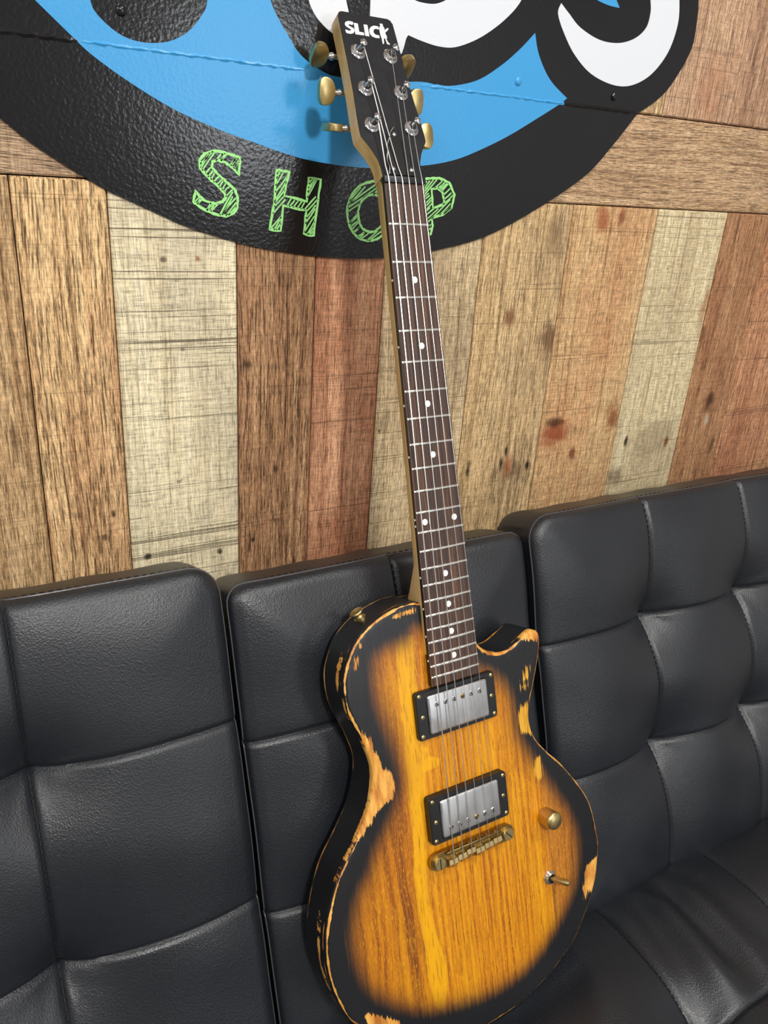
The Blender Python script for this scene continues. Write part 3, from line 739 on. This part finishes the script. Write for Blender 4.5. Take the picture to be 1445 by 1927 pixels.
cr_ = b_.ramp(g_r, [(0.38, L_(112, 60, 24)), (0.47, L_(176, 108, 34)), (0.62, L_(204, 134, 44))])
wood = b_.mix(Lf, cc, cl); wood = b_.mix(Rf, wood, cr_)
big = b_.noise(scv(b_, co, (16, 7, 7)), 1, 3)
wood = b_.mix(b_.m('MULTIPLY', b_.step(big, 0.46, 0.70), 0.30), wood, YEL)
yn = b_.m('ADD', A['yellow'], b_.m('MULTIPLY', b_.m('SUBTRACT', b_.noise(scv(b_, co, (60, 26, 26)), 1, 4), 0.5), 9.0))
wood = b_.mix(b_.m('MULTIPLY', b_.step(yn, -1.2, 1.6), 0.82), wood, b_.mix(g_l, L_(224, 158, 16), YEL))
wood = b_.mix(b_.m('MULTIPLY', b_.step(fine, 0.52, 0.66), 0.55), wood, L_(112, 58, 12))
fz2 = b_.noise(scv(b_, co, (1100, 260, 60)), 1, 2)
wood = b_.mix(b_.step(fz2, 0.5, 0.68, 0.0, 0.45), wood, L_(238, 170, 30))
bn = b_.m('ADD', A['burst'], b_.m('MULTIPLY', b_.m('SUBTRACT', g_c, 0.5), 12.0))
bn = b_.m('ADD', bn, b_.m('MULTIPLY', b_.m('SUBTRACT', fine, 0.5), 7.0))
blk = b_.step(bn, 13.0, -8.0)
BLK = L_(25, 26, 29)
colr = b_.mix(b_.step(A['burst'], 26.0, -2.0, 0.0, 0.55), wood, L_(112, 62, 22))
colr = b_.mix(blk, colr, BLK)
sg_ = b_.noise(scv(b_, co, (520, 16, 60)), 1, 4, 0.7)
go = b_.m('ADD', b_.m('MINIMUM', A['gold'], 3.2), b_.m('MULTIPLY', b_.m('SUBTRACT', sg_, 0.5), 26.0))
colr = b_.mix(b_.step(go, 0.2, 2.2, 0.0, 0.95), colr, b_.mix(fine, L_(206, 140, 30), L_(246, 190, 60)))
# wear: bare wood
bare_n = b_.noise(scv(b_, co, (150, 26, 60)), 1, 4, 0.6)
bare = b_.ramp(bare_n, [(0.35, L_(176, 104, 40)), (0.5, L_(222, 156, 66)), (0.65, L_(240, 186, 96))])
wn = b_.m('ADD', A['wear'], b_.m('MULTIPLY', b_.m('SUBTRACT', b_.noise(scv(b_, co, (420, 34, 90)), 1, 4, 0.68), 0.5), 15.0))
wmask = b_.step(wn, -0.3, 0.9)
ln = b_.noise(scv(b_, co, (70, 70, 70)), 1, 4, 0.6)
ln2 = b_.noise(scv(b_, co, (26, 26, 26)), 1, 3, 0.6)
r1 = b_.m('ABSOLUTE', b_.m('SUBTRACT', A['rim'], 2.6))
wd1 = b_.m('MULTIPLY_ADD', b_.m('SUBTRACT', ln, 0.5), 4.0, b_.m('MULTIPLY_ADD', b_.m('SUBTRACT', ln2, 0.5), 4.0, 0.95))
rm1 = b_.step(b_.m('SUBTRACT', wd1, r1), -0.15, 0.35)
r2 = b_.m('ABSOLUTE', b_.m('SUBTRACT', A['rim'], 8.4))
wd2 = b_.m('MULTIPLY_ADD', b_.m('SUBTRACT', b_.noise(scv(b_, co, (40, 40, 8)), 1, 4), 0.5), 6.0, -0.05)
rm2 = b_.step(b_.m('SUBTRACT', wd2, r2), -0.1, 0.4)
r3 = b_.m('ABSOLUTE', b_.m('SUBTRACT', A['rim'], 43.2))
rm3 = b_.step(b_.m('SUBTRACT', b_.m('MULTIPLY_ADD', b_.m('SUBTRACT', ln2, 0.5), 5.0, 0.4), r3), -0.2, 0.4)
allw = b_.m('MAXIMUM', b_.m('MAXIMUM', wmask, rm1), b_.m('MAXIMUM', rm2, rm3))
colr = b_.mix(allw, colr, bare)
b_.set(color=colr, rough=b_.m('MULTIPLY_ADD', allw, 0.16, b_.m('MULTIPLY_ADD', blk, -0.04, 0.36)), spec=0.5)
hgt = b_.m('MULTIPLY_ADD', g_c, 0.35, b_.m('MULTIPLY', b_.step(fine, 0.5, 0.7), -0.22))
hgt = b_.m('ADD', hgt, b_.m('MULTIPLY', allw, -0.8))
b_.bump(hgt, 0.22, 0.0007)
mbb = MB(); mbb.v = [Vector(v) for v in V3]; mbb.f = FF; mbb.m = [0] * len(FF)
body = mbb.build('body', b_.mat, root, smooth=0.9, loc=GL); body['label'] = 'sunburst solid body with black worn edges'
for nm, arr in dict(burst=burst, wear=wear, gold=gold, rim=rim, yellow=yellow, leftb=lp, rightb=rp).items():
    at = body.data.attributes.new(nm, 'FLOAT', 'POINT'); at.data.foreach_set('value', np.asarray(arr, np.float32))

# neck and fretboard
SCL = 0.628
def fy(n_): return -(SCL - SCL / 2 ** (n_ / 12))
def hw(y): return (0.0418 + (0.0514 - 0.0418) * (-y) / 0.314) / 2
mt = NT('maple')
mn = mt.noise(scv(mt, mt.coord(), (90, 6, 60)), 1, 4)
mt.set(color=mt.ramp(mn, [(0.3, L_(176, 144, 90)), (0.5, L_(204, 172, 114)), (0.7, L_(220, 190, 134))]), rough=0.42)
MAPLE = mt.mat
TILT = math.radians(13.0); HO = Vector((0, 0.003, -0.001))
HYA = Vector((0, math.cos(TILT), -math.sin(TILT))); HZA = Vector((0, math.sin(TILT), math.cos(TILT)))
def hp(x_, y_, z_): return HO + Vector((x_, 0, 0)) + HYA * y_ + HZA * z_
mb = MB(); secs = []
ys = [(0.030, 0.0), (0.020, 0.010), (0.010, 0.0125), (0.004, 0.0135), (0.0, 0.0140), (-0.012, 0.0155), (-0.03, 0.0170), (-0.06, 0.0178), (-0.15, 0.0185), (-0.30, 0.0195), (-0.345, 0.021), (-0.362, 0.026), (-0.374, 0.034), (-0.382, 0.040), (-0.40, 0.042), (-0.43, 0.042)]
K = 14
for y_, dp in ys:
    w_ = hw(min(y_, 0)); row = []
    zt = -0.0052
    if y_ > 0: zt = -0.0052 - y_ * math.tan(TILT) - 0.002; w_ = 0.021 + (0.002 if y_ > 0.02 else 0); dp = max(dp, 0.0065)
    for k_ in range(K + 1):
        a = math.pi * k_ / K; cx_ = -math.cos(a); sn = math.sin(a)
        pw_ = 0.35 if y_ < -0.36 else (0.22 if y_ > 0 else min(0.72, 0.22 - y_ * 5))
        row.append((w_ * cx_ * (abs(sn) ** 0.0 if k_ in (0, K) else 1), y_, zt - dp * (sn ** pw_)))
    secs.append(row)
vs = [p for r_ in secs for p in r_]; fs = []
for i in range(len(secs) - 1):
    for k_ in range(K): fs.append((i * (K + 1) + k_, i * (K + 1) + k_ + 1, (i + 1) * (K + 1) + k_ + 1, (i + 1) * (K + 1) + k_))
    fs.append((i * (K + 1), (i + 1) * (K + 1), (i + 1) * (K + 1) + K, i * (K + 1) + K))
fs.append(tuple(range(K + 1))); fs.append(tuple((len(secs) - 1) * (K + 1) + k_ for k_ in range(K, -1, -1)))
gpart('neck', MB().add(vs, fs), MAPLE, smooth=0.8, label='maple neck')
rw = NT('rosewood')
rn = rw.noise(scv(rw, rw.coord(), (340, 5, 60)), 1, 5, 0.62); rn2 = rw.noise(scv(rw, rw.coord(), (900, 40, 60)), 1, 2)
rn3 = rw.noise(scv(rw, rw.coord(), (70, 3, 20)), 1, 3)
rc_ = rw.ramp(rn, [(0.34, L_(38, 27, 24)), (0.47, L_(70, 50, 42)), (0.58, L_(96, 66, 48)), (0.68, L_(150, 98, 54))])
rc_ = rw.mix(rw.m('MULTIPLY', rw.step(rn3, 0.45, 0.65), 0.5), rc_, L_(66, 52, 48))
rc_ = rw.mix(rw.m('MULTIPLY', rw.step(rn2, 0.52, 0.66), 0.55), rc_, L_(34, 22, 18))
rw.set(color=rc_, rough=0.42); rw.bump(rw.step(rn2, 0.5, 0.7, 0, -1), 0.25, 0.0005)
FB_END = -0.4605
EDGE = plain('board_edge', L_(22, 14, 12), 0.45)
vs = []; fs = []; mi = []; NX = 8
yy = [0.0005, -0.1, -0.2, -0.3, -0.4, FB_END]
for y_ in yy:
    w_ = hw(y_)
    vs += [(-w_ + 0.0003, y_, -0.0062)] + [(w_ * (2 * i / NX - 1), y_, -0.00045 * (2 * i / NX - 1) ** 2) for i in range(NX + 1)] + [(w_ - 0.0003, y_, -0.0062)]
c_ = NX + 3; fb = MB()
fb.v = [Vector(v) for v in vs]
for i in range(len(yy) - 1):
    for k_ in range(c_):
        fb.f.append((i * c_ + k_, i * c_ + (k_ + 1) % c_, (i + 1) * c_ + (k_ + 1) % c_, (i + 1) * c_ + k_)); fb.m.append(1 if k_ in (0, c_ - 2, c_ - 1) else 0)
fb.f.append(tuple(range(c_))); fb.m.append(0); fb.f.append(tuple((len(yy) - 1) * c_ + k_ for k_ in range(c_ - 1, -1, -1))); fb.m.append(1)
board = gpart('fretboard', fb, None, mats=[rw.mat, EDGE], smooth=0.5, label='rosewood fretboard')
for n_ in range(1, 23):
    y_ = fy(n_); w_ = hw(y_) - 0.0003; prof = [(-0.0013, 0.0), (-0.0011, 0.0007), (-0.0005, 0.00115), (0.0005, 0.00115), (0.0011, 0.0007), (0.0013, 0.0)]
    vs = []; xs = np.linspace(-w_, w_, 7)
    for i, x_ in enumerate(xs):
        dz = -0.00045 * (x_ / w_) ** 2 - 0.0001; s_ = 0.8 if i in (0, 6) else 1
        vs += [(x_, y_ + a, b * s_ + dz) for a, b in prof]
    fs = [(i * 6 + k_, i * 6 + k_ + 1, (i + 1) * 6 + k_ + 1, (i + 1) * 6 + k_) for i in range(6) for k_ in range(5)] + [tuple(range(6)), tuple(36 + k_ for k_ in range(5, -1, -1))]
    gpart('fret', MB().add(vs, fs), FRET, board)
def dot(x_, n_, r_=0.0030):
    y_ = (fy(n_) + fy(n_ - 1)) / 2
    gpart('inlay_dot', MB().lathe([(r_, -0.0008), (r_, 0.00012), (r_ * 0.97, 0.0002)], 20, Matrix.Translation((x_, y_, -0.00012))), WHITE, board)
for n_ in (3, 5, 7, 9, 15, 17, 19, 21): dot(0, n_)
dot(-0.0165, 12); dot(0.0165, 12)
for n_ in (3, 5, 7, 9, 12.0, 15, 17, 19, 21):
    for dd in ((-0.003, 0.003) if n_ == 12 else (0,)):
        y_ = (fy(n_) + fy(n_ - 1)) / 2 + dd
        gpart('side_dot', MB().lathe([(0.0011, 0), (0.0011, 0.0004)], 10, Matrix.Translation((-hw(y_) + 0.0001, y_, -0.0028)) @ Matrix.Rotation(-math.pi / 2, 4, 'Y')), WHITE, board)
gpart('nut', MB().box((0, 0.0032, -0.0011), (0.0432, 0.0056, 0.0062), bev=0.0005), PLAS, label='black string nut')

# headstock
half = [(21.2, 3), (21.3, 12), (22.5, 19), (26.3, 28), (31.8, 36.5), (34.4, 40.5), (34.7, 45), (33.8, 61), (31.8, 82), (30.2, 116), (29.4, 146), (28.9, 158), (27.0, 161.6), (24, 162.8)]
hs = [(x_ / 1000, y_ / 1000) for x_, y_ in half]
hl = hs + [(-x_, y_) for x_, y_ in hs[::-1]]
head = gpart('headstock', MB().prism([hl], hp, -0.0142, -0.0006), MAPLE, smooth=0.5, label='maple headstock with black face')
hb = NT('headstock_black')
hb.set(color=hb.mix(hb.noise(hb.coord(), 70, 5, 0.65), L_(17, 17, 18), L_(40, 40, 43)), rough=hb.step(hb.noise(hb.coord(), 40, 3), .3, .7, .46, .62), spec=0.22)
gpart('headstock_face', MB().prism([[(x_ * 0.992, y_) for x_, y_ in hl]], hp, -0.0007, 0.0), hb.mat, head, smooth=0.4)
# logo, traced on the face (crop origin 630,20 scale 9.636)
def hq(u, v):
    n_ = np.array(MG.to_3x3() @ HZA); p0 = NUT + G @ np.array(HO)
    p = G.T @ (onp(u, v, p0, n_) - NUT) - np.array(HO); return (p[0], p @ np.array(HYA))
lc = lambda pts: [hq(630 + a / 9.636, 20 + b / 9.636) for a, b in pts]
def ccw(l):
    a = sum(l[i][0] * l[(i + 1) % len(l)][1] - l[(i + 1) % len(l)][0] * l[i][1] for i in range(len(l))); return l if a > 0 else l[::-1]
LOGO = dict(
 logo_letter_s=spline(lc([(330, 215), (318, 262), (262, 248), (246, 262), (268, 285), (330, 318), (356, 360), (340, 405), (290, 422), (232, 412), (205, 398), (192, 345), (245, 364), (290, 362), (286, 340), (222, 300), (185, 262), (186, 215), (230, 193), (280, 196)]), 3, True),
 logo_letter_l=lc([(342, 224), (414, 238), (440, 385), (524, 402), (534, 452), (372, 430)]),
 logo_letter_i=lc([(520, 252), (588, 264), (624, 470), (552, 458)]),
 logo_letter_c=lc([(786, 290), (796, 345), (735, 330), (700, 352), (700, 400), (735, 440), (800, 452), (812, 502), (740, 498), (670, 468), (628, 410), (622, 345), (650, 298), (705, 275)]),
 logo_figure=lc([(808, 238), (862, 244), (872, 290), (893, 318), (905, 362), (932, 330), (960, 318), (974, 336), (945, 372), (912, 400), (922, 440), (938, 462), (946, 508), (930, 512), (960, 570), (1000, 612), (985, 622), (945, 606), (908, 500), (886, 508), (890, 604), (868, 606), (846, 500), (826, 450), (802, 330), (806, 296), (824, 288)]))
for nm, l in LOGO.items():
    l = ccw([tuple(p) for p in l])
    o = gpart('logo', MB().prism([l], hp, -0.0002, 0.00025), WHITE, head, smooth=0)
    o['label'] = {'logo_figure': 'white guitar player silhouette standing for the letter K'}.get(nm, 'white logo letter ' + nm[-1].upper())
# tuners
posts = []
for i, (x_, y_) in enumerate([(-16.8, 123.7), (-18.2, 87.5), (-20.3, 52.4), (17.0, 123.7), (19.2, 87.5), (21.3, 52.4)]):
    x_ /= 1000; y_ /= 1000; sg = -1 if x_ < 0 else 1; posts.append((x_, y_))
    T4 = Matrix.Identity(4); o_ = hp(x_, y_, 0)
    for r_ in range(3): T4[r_][0] = (1, 0, 0)[r_]; T4[r_][1] = HYA[r_]; T4[r_][2] = HZA[r_]; T4[r_][3] = o_[r_]
    tn = gpart('tuner', MB().lathe([(0.0072, 0.0), (0.0072, 0.0006), (0.0066, 0.0011), (0.0058, 0.0013)], 24, T4), CHR, label='tuning machine with aged brass button')
    gpart('hex_nut', MB().lathe([(0.0056, 0.0010), (0.0056, 0.0030), (0.0050, 0.0036), (0.0040, 0.0038)], 6, T4), CHR, tn, smooth=0.3)
    gpart('post', MB().lathe([(0.0036, 0.003), (0.0033, 0.0062), (0.0026, 0.0078), (0.0024, 0.0090), (0.0030, 0.0100), (0.0034, 0.0112), (0.0033, 0.0125), (0.0024, 0.0135), (0.001, 0.0139)], 18, T4), CHR, tn)
    hx0 = sg * 0.030 if i % 3 == 0 else sg * (0.0315 if i % 3 == 1 else 0.0335)
    ysh = y_ + 0.0070; zs = -0.0185
    S4 = T4.copy(); p_ = hp(0, ysh, zs)
    for r_ in range(3): S4[r_][3] = p_[r_]
    RX = Matrix.Rotation(sg * math.pi / 2, 4, 'Y')
    bx_ = abs(hx0) + 0.0072
    gpart('housing', MB().box((sg * (abs(x_) + 0.001), 0, 0), (0.015, 0.020, 0.0085), S4, bev=0.002), CHR, tn)
    gpart('shaft', MB().lathe([(0.0022, abs(x_)), (0.0022, bx_ - 0.006), (0.0034, bx_ - 0.005), (0.0034, bx_ - 0.003), (0.0022, bx_ - 0.001), (0.0022, bx_ + 0.003)], 14, S4 @ RX), CHR, tn)
    rot = tuple(math.radians(q) for q in (76, 33, -56, 72, 33, 18))[i]
    prof = []
    for k_ in range(28):
        a = 2 * math.pi * k_ / 28; c0, s0_ = math.cos(a), math.sin(a)
        px_ = 0.0080 * abs(c0) ** 0.72 * (1 if c0 > 0 else -1) + 0.0085
        py_ = 0.0114 * abs(s0_) ** 0.80 * (1 if s0_ > 0 else -1) * (1 + 0.16 * c0)
        prof.append((px_, py_))
    vs = []; fs = []; lev = [(-0.0032, 0.90), (-0.0028, 0.97), (0, 1.0), (0.0028, 0.97), (0.0032, 0.90)]
    for zz, k2 in lev:
        for (a, b2_) in prof: vs.append((sg * (bx_ + 0.0085 + (a - 0.0085) * k2), b2_ * k2, zz))
    for q in range(4):
        for k_ in range(28): fs.append((q * 28 + k_, q * 28 + (k_ + 1) % 28, (q + 1) * 28 + (k_ + 1) % 28, (q + 1) * 28 + k_))
    fs.append(tuple(range(27, -1, -1))); fs.append(tuple(112 + k_ for k_ in range(28)))
    gpart('button', MB().add(vs, fs, S4 @ Matrix.Rotation(rot, 4, 'X')), BRASS, tn, smooth=0.7)
# truss rod cover
tc_ = [(-13.5, 4.5), (13.5, 4.5), (12.8, 18), (9.5, 31), (4.0, 44), (1.2, 50), (-1.2, 50), (-4.0, 44), (-9.5, 31), (-12.8, 18)]
trc = gpart('truss_rod_cover', MB().prism([[(a / 1000, b / 1000) for a, b in tc_]], hp, 0.0, 0.0017), plain('cover_black', L_(15, 15, 16), 0.22), smooth=0.3, label='glossy black truss rod cover')
for a, b in ((-9.5, 10), (9.5, 10), (0, 44)):
    T4 = Matrix.Identity(4); o_ = hp(a / 1000, b / 1000, 0.0017)
    for r_ in range(3): T4[r_][0] = (1, 0, 0)[r_]; T4[r_][1] = HYA[r_]; T4[r_][2] = HZA[r_]; T4[r_][3] = o_[r_]
    gpart('screw', MB().lathe([(0.0021, 0), (0.0019, 0.0007), (0.0011, 0.0012), (0.0004, 0.0013)], 14, T4), CHR, trc)

# pickups
def rrect(hx_, hy_, r_, cy, n_=5):
    o = []
    for sx, sy, a0 in ((1, 1, 0), (-1, 1, 90), (-1, -1, 180), (1, -1, 270)):
        for k_ in range(n_ + 1):
            a = math.radians(a0 + 90 * k_ / n_); o.append((sx * (hx_ - r_) + r_ * math.cos(a), cy + sy * (hy_ - r_) + r_ * math.sin(a)))
    return o
ident = lambda x_, y_, z_: (x_, y_, z_)
nk = NT('aged_nickel_reflections')
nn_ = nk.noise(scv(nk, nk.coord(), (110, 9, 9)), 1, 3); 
nk.set(color=nk.mix(nn_, (0.50, 0.51, 0.53, 1), (0.80, 0.80, 0.80, 1)), metal=1.0, rough=nk.step(nk.noise(nk.coord(), 45, 4), 0.3, 0.7, 0.26, 0.42))  # grey streaks: tarnish together with reflection bands painted into the metal colour
def pickup(cy, ztop, ctop, pole_dy, lab):
    p_ = MB()
    lo_, hi_ = rrect(0.0462, 0.0234, 0.0035, cy), rrect(0.0455, 0.0227, 0.0032, cy)
    hole = rrect(0.0352, 0.0196, 0.0028, cy); n_ = len(lo_)
    vs = [(a, b, BZ - 0.0003) for a, b in lo_] + [(a, b, ztop - 0.0010) for a, b in lo_] + [(a, b, ztop) for a, b in hi_] + [(a, b, ztop) for a, b in hole] + [(a, b, BZ - 0.0003) for a, b in hole]
    fs = [(q * n_ + k_, q * n_ + (k_ + 1) % n_, (q + 1) * n_ + (k_ + 1) % n_, (q + 1) * n_ + k_) for q in range(4) for k_ in range(n_)]
    fs += [(4 * n_ + k_, 4 * n_ + (k_ + 1) % n_, (k_ + 1) % n_, k_) for k_ in range(n_)]
    pk_ = gpart('pickup', p_.add(vs, fs), PLAS, smooth=0.5, label=lab)
    cov = MB(); vs = []; fs = []
    layers = [(0.0, BZ), (0.0, ctop - 0.0014), (0.0004, ctop - 0.0006), (0.0010, ctop - 0.00015), (0.0018, ctop)]
    for ins, zz in layers: vs += [(a, b, zz) for a, b in rrect(0.0346 - ins, 0.0190 - ins, max(0.0024 - ins * 0.5, 0.001), cy)]
    for q in range(len(layers) - 1):
        for k_ in range(n_): fs.append((q * n_ + k_, q * n_ + (k_ + 1) % n_, (q + 1) * n_ + (k_ + 1) % n_, (q + 1) * n_ + k_))
    fs.append(tuple((len(layers) - 1) * n_ + k_ for k_ in range(n_)))
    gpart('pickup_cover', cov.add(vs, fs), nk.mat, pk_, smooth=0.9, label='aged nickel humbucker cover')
    for k_ in range(6):
        T4 = Matrix.Translation((-0.0250 + 0.0100 * k_, cy + pole_dy, ctop))
        sc_ = MB().lathe([(0.0026, -0.001), (0.0026, 0.0003), (0.0021, 0.0007), (0.0008, 0.0008)], 16, T4)
        sc_.box((0, 0, 0.0008), (0.0044, 0.0008, 0.0004), T4 @ Matrix.Rotation(random.uniform(0, 3.1), 4, 'Z'), mi=1)
        gpart('pole_screw', sc_, None, pk_, mats=[BRASSD if k_ in (3,) else CHR, DARK])
    for sx, sy in ((-1, 1), (1, 1), (-1, -1), (1, -1), (-1, -0.05), (1, -0.05)):
        xx = sx * (0.0421 if abs(sy) == 1 else 0.0403)
        T4 = Matrix.Translation((xx, cy + sy * 0.0196, ztop))
        sc_ = MB().lathe([(0.0022, -0.0005), (0.0022, 0.0002), (0.0016, 0.0007), (0.0007, 0.0008)], 14, T4).box((0, 0, 0.0008), (0.0016, 0.0005, 0.0003), T4 @ Matrix.Rotation(random.uniform(0, 3), 4, 'Z'), mi=1)
        gpart('ring_screw', sc_, None, pk_, mats=[BRASS, DARK])
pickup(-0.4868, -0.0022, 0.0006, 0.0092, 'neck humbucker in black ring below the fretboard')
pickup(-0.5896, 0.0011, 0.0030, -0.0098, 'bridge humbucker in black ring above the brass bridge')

# bridge
BYC = -0.6312
cap_ = []
for sx, a0 in ((1, -90), (-1, 90)):
    for k_ in range(13):
        a = math.radians(a0 + 180 * k_ / 12); cap_.append((sx * 0.0415 + 0.0085 * math.cos(a), BYC + 0.0085 * math.sin(a)))
br = MB().prism([cap_], ident, -0.0055, -0.0012)
inner_ = [(0.0415 * (1 if a > 0 else -1) + (a - 0.0415 * (1 if a > 0 else -1)) * 0.9, BYC + (b - BYC) * 0.9) for a, b in cap_]
br.prism([inner_], ident, -0.0014, -0.0004)
br.box((0, BYC + 0.0066, 0.0006), (0.066, 0.0030, 0.0040), bev=0.0005)
bridge = gpart('bridge', br, BRASSD, smooth=0.6, label='aged brass wraparound bridge')
SX = [-0.0267 + 0.01068 * k_ for k_ in range(6)]; SYS = [-0.6352, -0.6338, -0.6322, -0.6350, -0.6338, -0.6326]
for k_ in range(6):
    y_ = SYS[k_]
    vs = [(SX[k_] + sx * 0.0050, y_ + dy, zz) for sx in (-1, 1) for dy, zz in ((-0.0046, -0.0012), (-0.0046, 0.0010), (-0.0010, 0.0040), (0.0038, 0.0034), (0.0040, -0.0012))]
    fs = [(0, 1, 2, 3, 4), (9, 8, 7, 6, 5)] + [(q, (q + 1) % 5, (q + 1) % 5 + 5, q + 5) for q in range(5)]
    gpart('saddle', MB().add(vs, fs), BRASS, bridge, smooth=0.2)
    gpart('saddle_screw', MB().lathe([(0.0014, 0), (0.0014, 0.0006)], 10, Matrix.Translation((SX[k_], BYC + 0.0081, 0.0002)) @ Matrix.Rotation(-math.pi / 2, 4, 'X')), BRASS, bridge)
for sx in (-1, 1):
    T4 = Matrix.Translation((sx * 0.0412, BYC - 0.0003, 0))
    sc_ = MB().lathe([(0.0040, -0.009), (0.0040, -0.001), (0.0060, -0.0008), (0.0062, 0.0024), (0.0057, 0.0031)], 26, T4).box((0, 0, 0.0031), (0.0010, 0.0112, 0.0004), T4 @ Matrix.Rotation(0.0 if sx < 0 else 0.75, 4, 'Z'), mi=1)
    gpart('stud', sc_, None, bridge, mats=[BRASS, DARK])
    gpart('stud_bushing', MB().lathe([(0.0072, BZ - 0.001), (0.0072, BZ + 0.0012), (0.0060, BZ + 0.0016)], 22, Matrix.Translation((sx * 0.0412, BYC, 0))), BRASSD, bridge)

# strings
rad = [0.00062, 0.00052, 0.00044, 0.00032, 0.00027, 0.00024]
for k_ in range(6):
    i = (2, 1, 0, 3, 4, 5)[k_]; px_, py_ = posts[i]; sg = -1 if px_ < 0 else 1
    xn = -0.0176 + 0.00704 * k_; y_ = SYS[k_]
    pend = hp(px_ - sg * 0.0030, py_ - 0.001, 0.0072)
    path = [(SX[k_], y_ - 0.0062, -0.0046), (SX[k_], y_ - 0.0054, 0.0012), (SX[k_], y_ - 0.0022, 0.0041), (SX[k_], y_ - 0.0008, 0.0045), (SX[k_] * 0.99 + xn * 0.01, y_ + 0.004, 0.0045), (xn, 0.0012, 0.0022), (xn, 0.0055, 0.0019), tuple(hp(xn * 0.9 + 0.1 * px_, 0.012, 0.0031)), tuple(pend), tuple(hp(px_ - sg * 0.001, py_ + 0.0026, 0.0072))]
    gpart('string', MB().tube(path, rad[k_], 6), STEEL)
tail = [hq(560 + a / 4.8167, b / 4.8167) for a, b in ((855, 1175), (832, 1205), (812, 1270), (798, 1350), (797, 1430), (812, 1530), (822, 1590))]
gpart('string_tail', MB().tube([tuple(hp(a, b, 0.0035 + 0.001 * math.sin(q))) for q, (a, b) in enumerate(spline(tail, 4))], 0.0003, 6), STEEL)

# knob, toggle, strap button
KX, KY = 0.0968, -0.6350
kn = gpart('knob', MB().lathe([(0.0093, BZ + 0.0004), (0.0095, BZ + 0.001), (0.0095, BZ + 0.0150), (0.0091, BZ + 0.0162), (0.0080, BZ + 0.0172), (0.0058, BZ + 0.0181), (0.003, BZ + 0.0186), (0.0008, BZ + 0.0187)], 32, Matrix.Translation((KX, KY, 0))), BRASS, label='domed brass volume knob')
TX, TY = 0.0958, -0.7035
tw = gpart('toggle_switch', MB().lathe([(0.0074, BZ), (0.0074, BZ + 0.0010), (0.0070, BZ + 0.0014), (0.0062, BZ + 0.0014), (0.0062, BZ + 0.0036), (0.0056, BZ + 0.0042), (0.0046, BZ + 0.0042), (0.0044, BZ + 0.0020)], 26, Matrix.Translation((TX, TY, 0))), CHR, smooth=0.5, label='chrome toggle switch with brass lever')
gpart('switch_well', MB().lathe([(0.0044, BZ + 0.0010), (0.0044, BZ + 0.0021)], 20, Matrix.Translation((TX, TY, 0))), DARK, tw)
d_ = Vector((0.55, -0.10, 1.0)); d_.normalize(); p_ = Vector((TX, TY, BZ + 0.002))
gpart('lever', MB().tube([p_, p_ + d_ * 0.004, p_ + d_ * 0.010, p_ + d_ * 0.016, p_ + d_ * 0.0192, p_ + d_ * 0.0204], [0.0022, 0.0028, 0.0033, 0.0036, 0.0032, 0.0016], 14), BRASS, tw)
sb_i = int(np.argmin(np.hypot(P[:, 0] + 0.0775, P[:, 1] + 0.388)))
pp, nn2 = P[sb_i], NRM[sb_i]
q_ = Vector((nn2[0], nn2[1], 0)).to_track_quat('Z', 'Y').to_matrix().to_4x4()
gpart('strap_button', MB().lathe([(0.0060, 0.0), (0.0060, 0.0012), (0.0040, 0.0022), (0.0034, 0.0036), (0.0042, 0.0052), (0.0066, 0.0066), (0.0071, 0.0076), (0.0066, 0.0084), (0.0045, 0.0078), (0.002, 0.0072)], 24, Matrix.Translation((pp[0], pp[1], BZ - 0.025)) @ q_), BRASS, label='brass strap button on the upper bout')
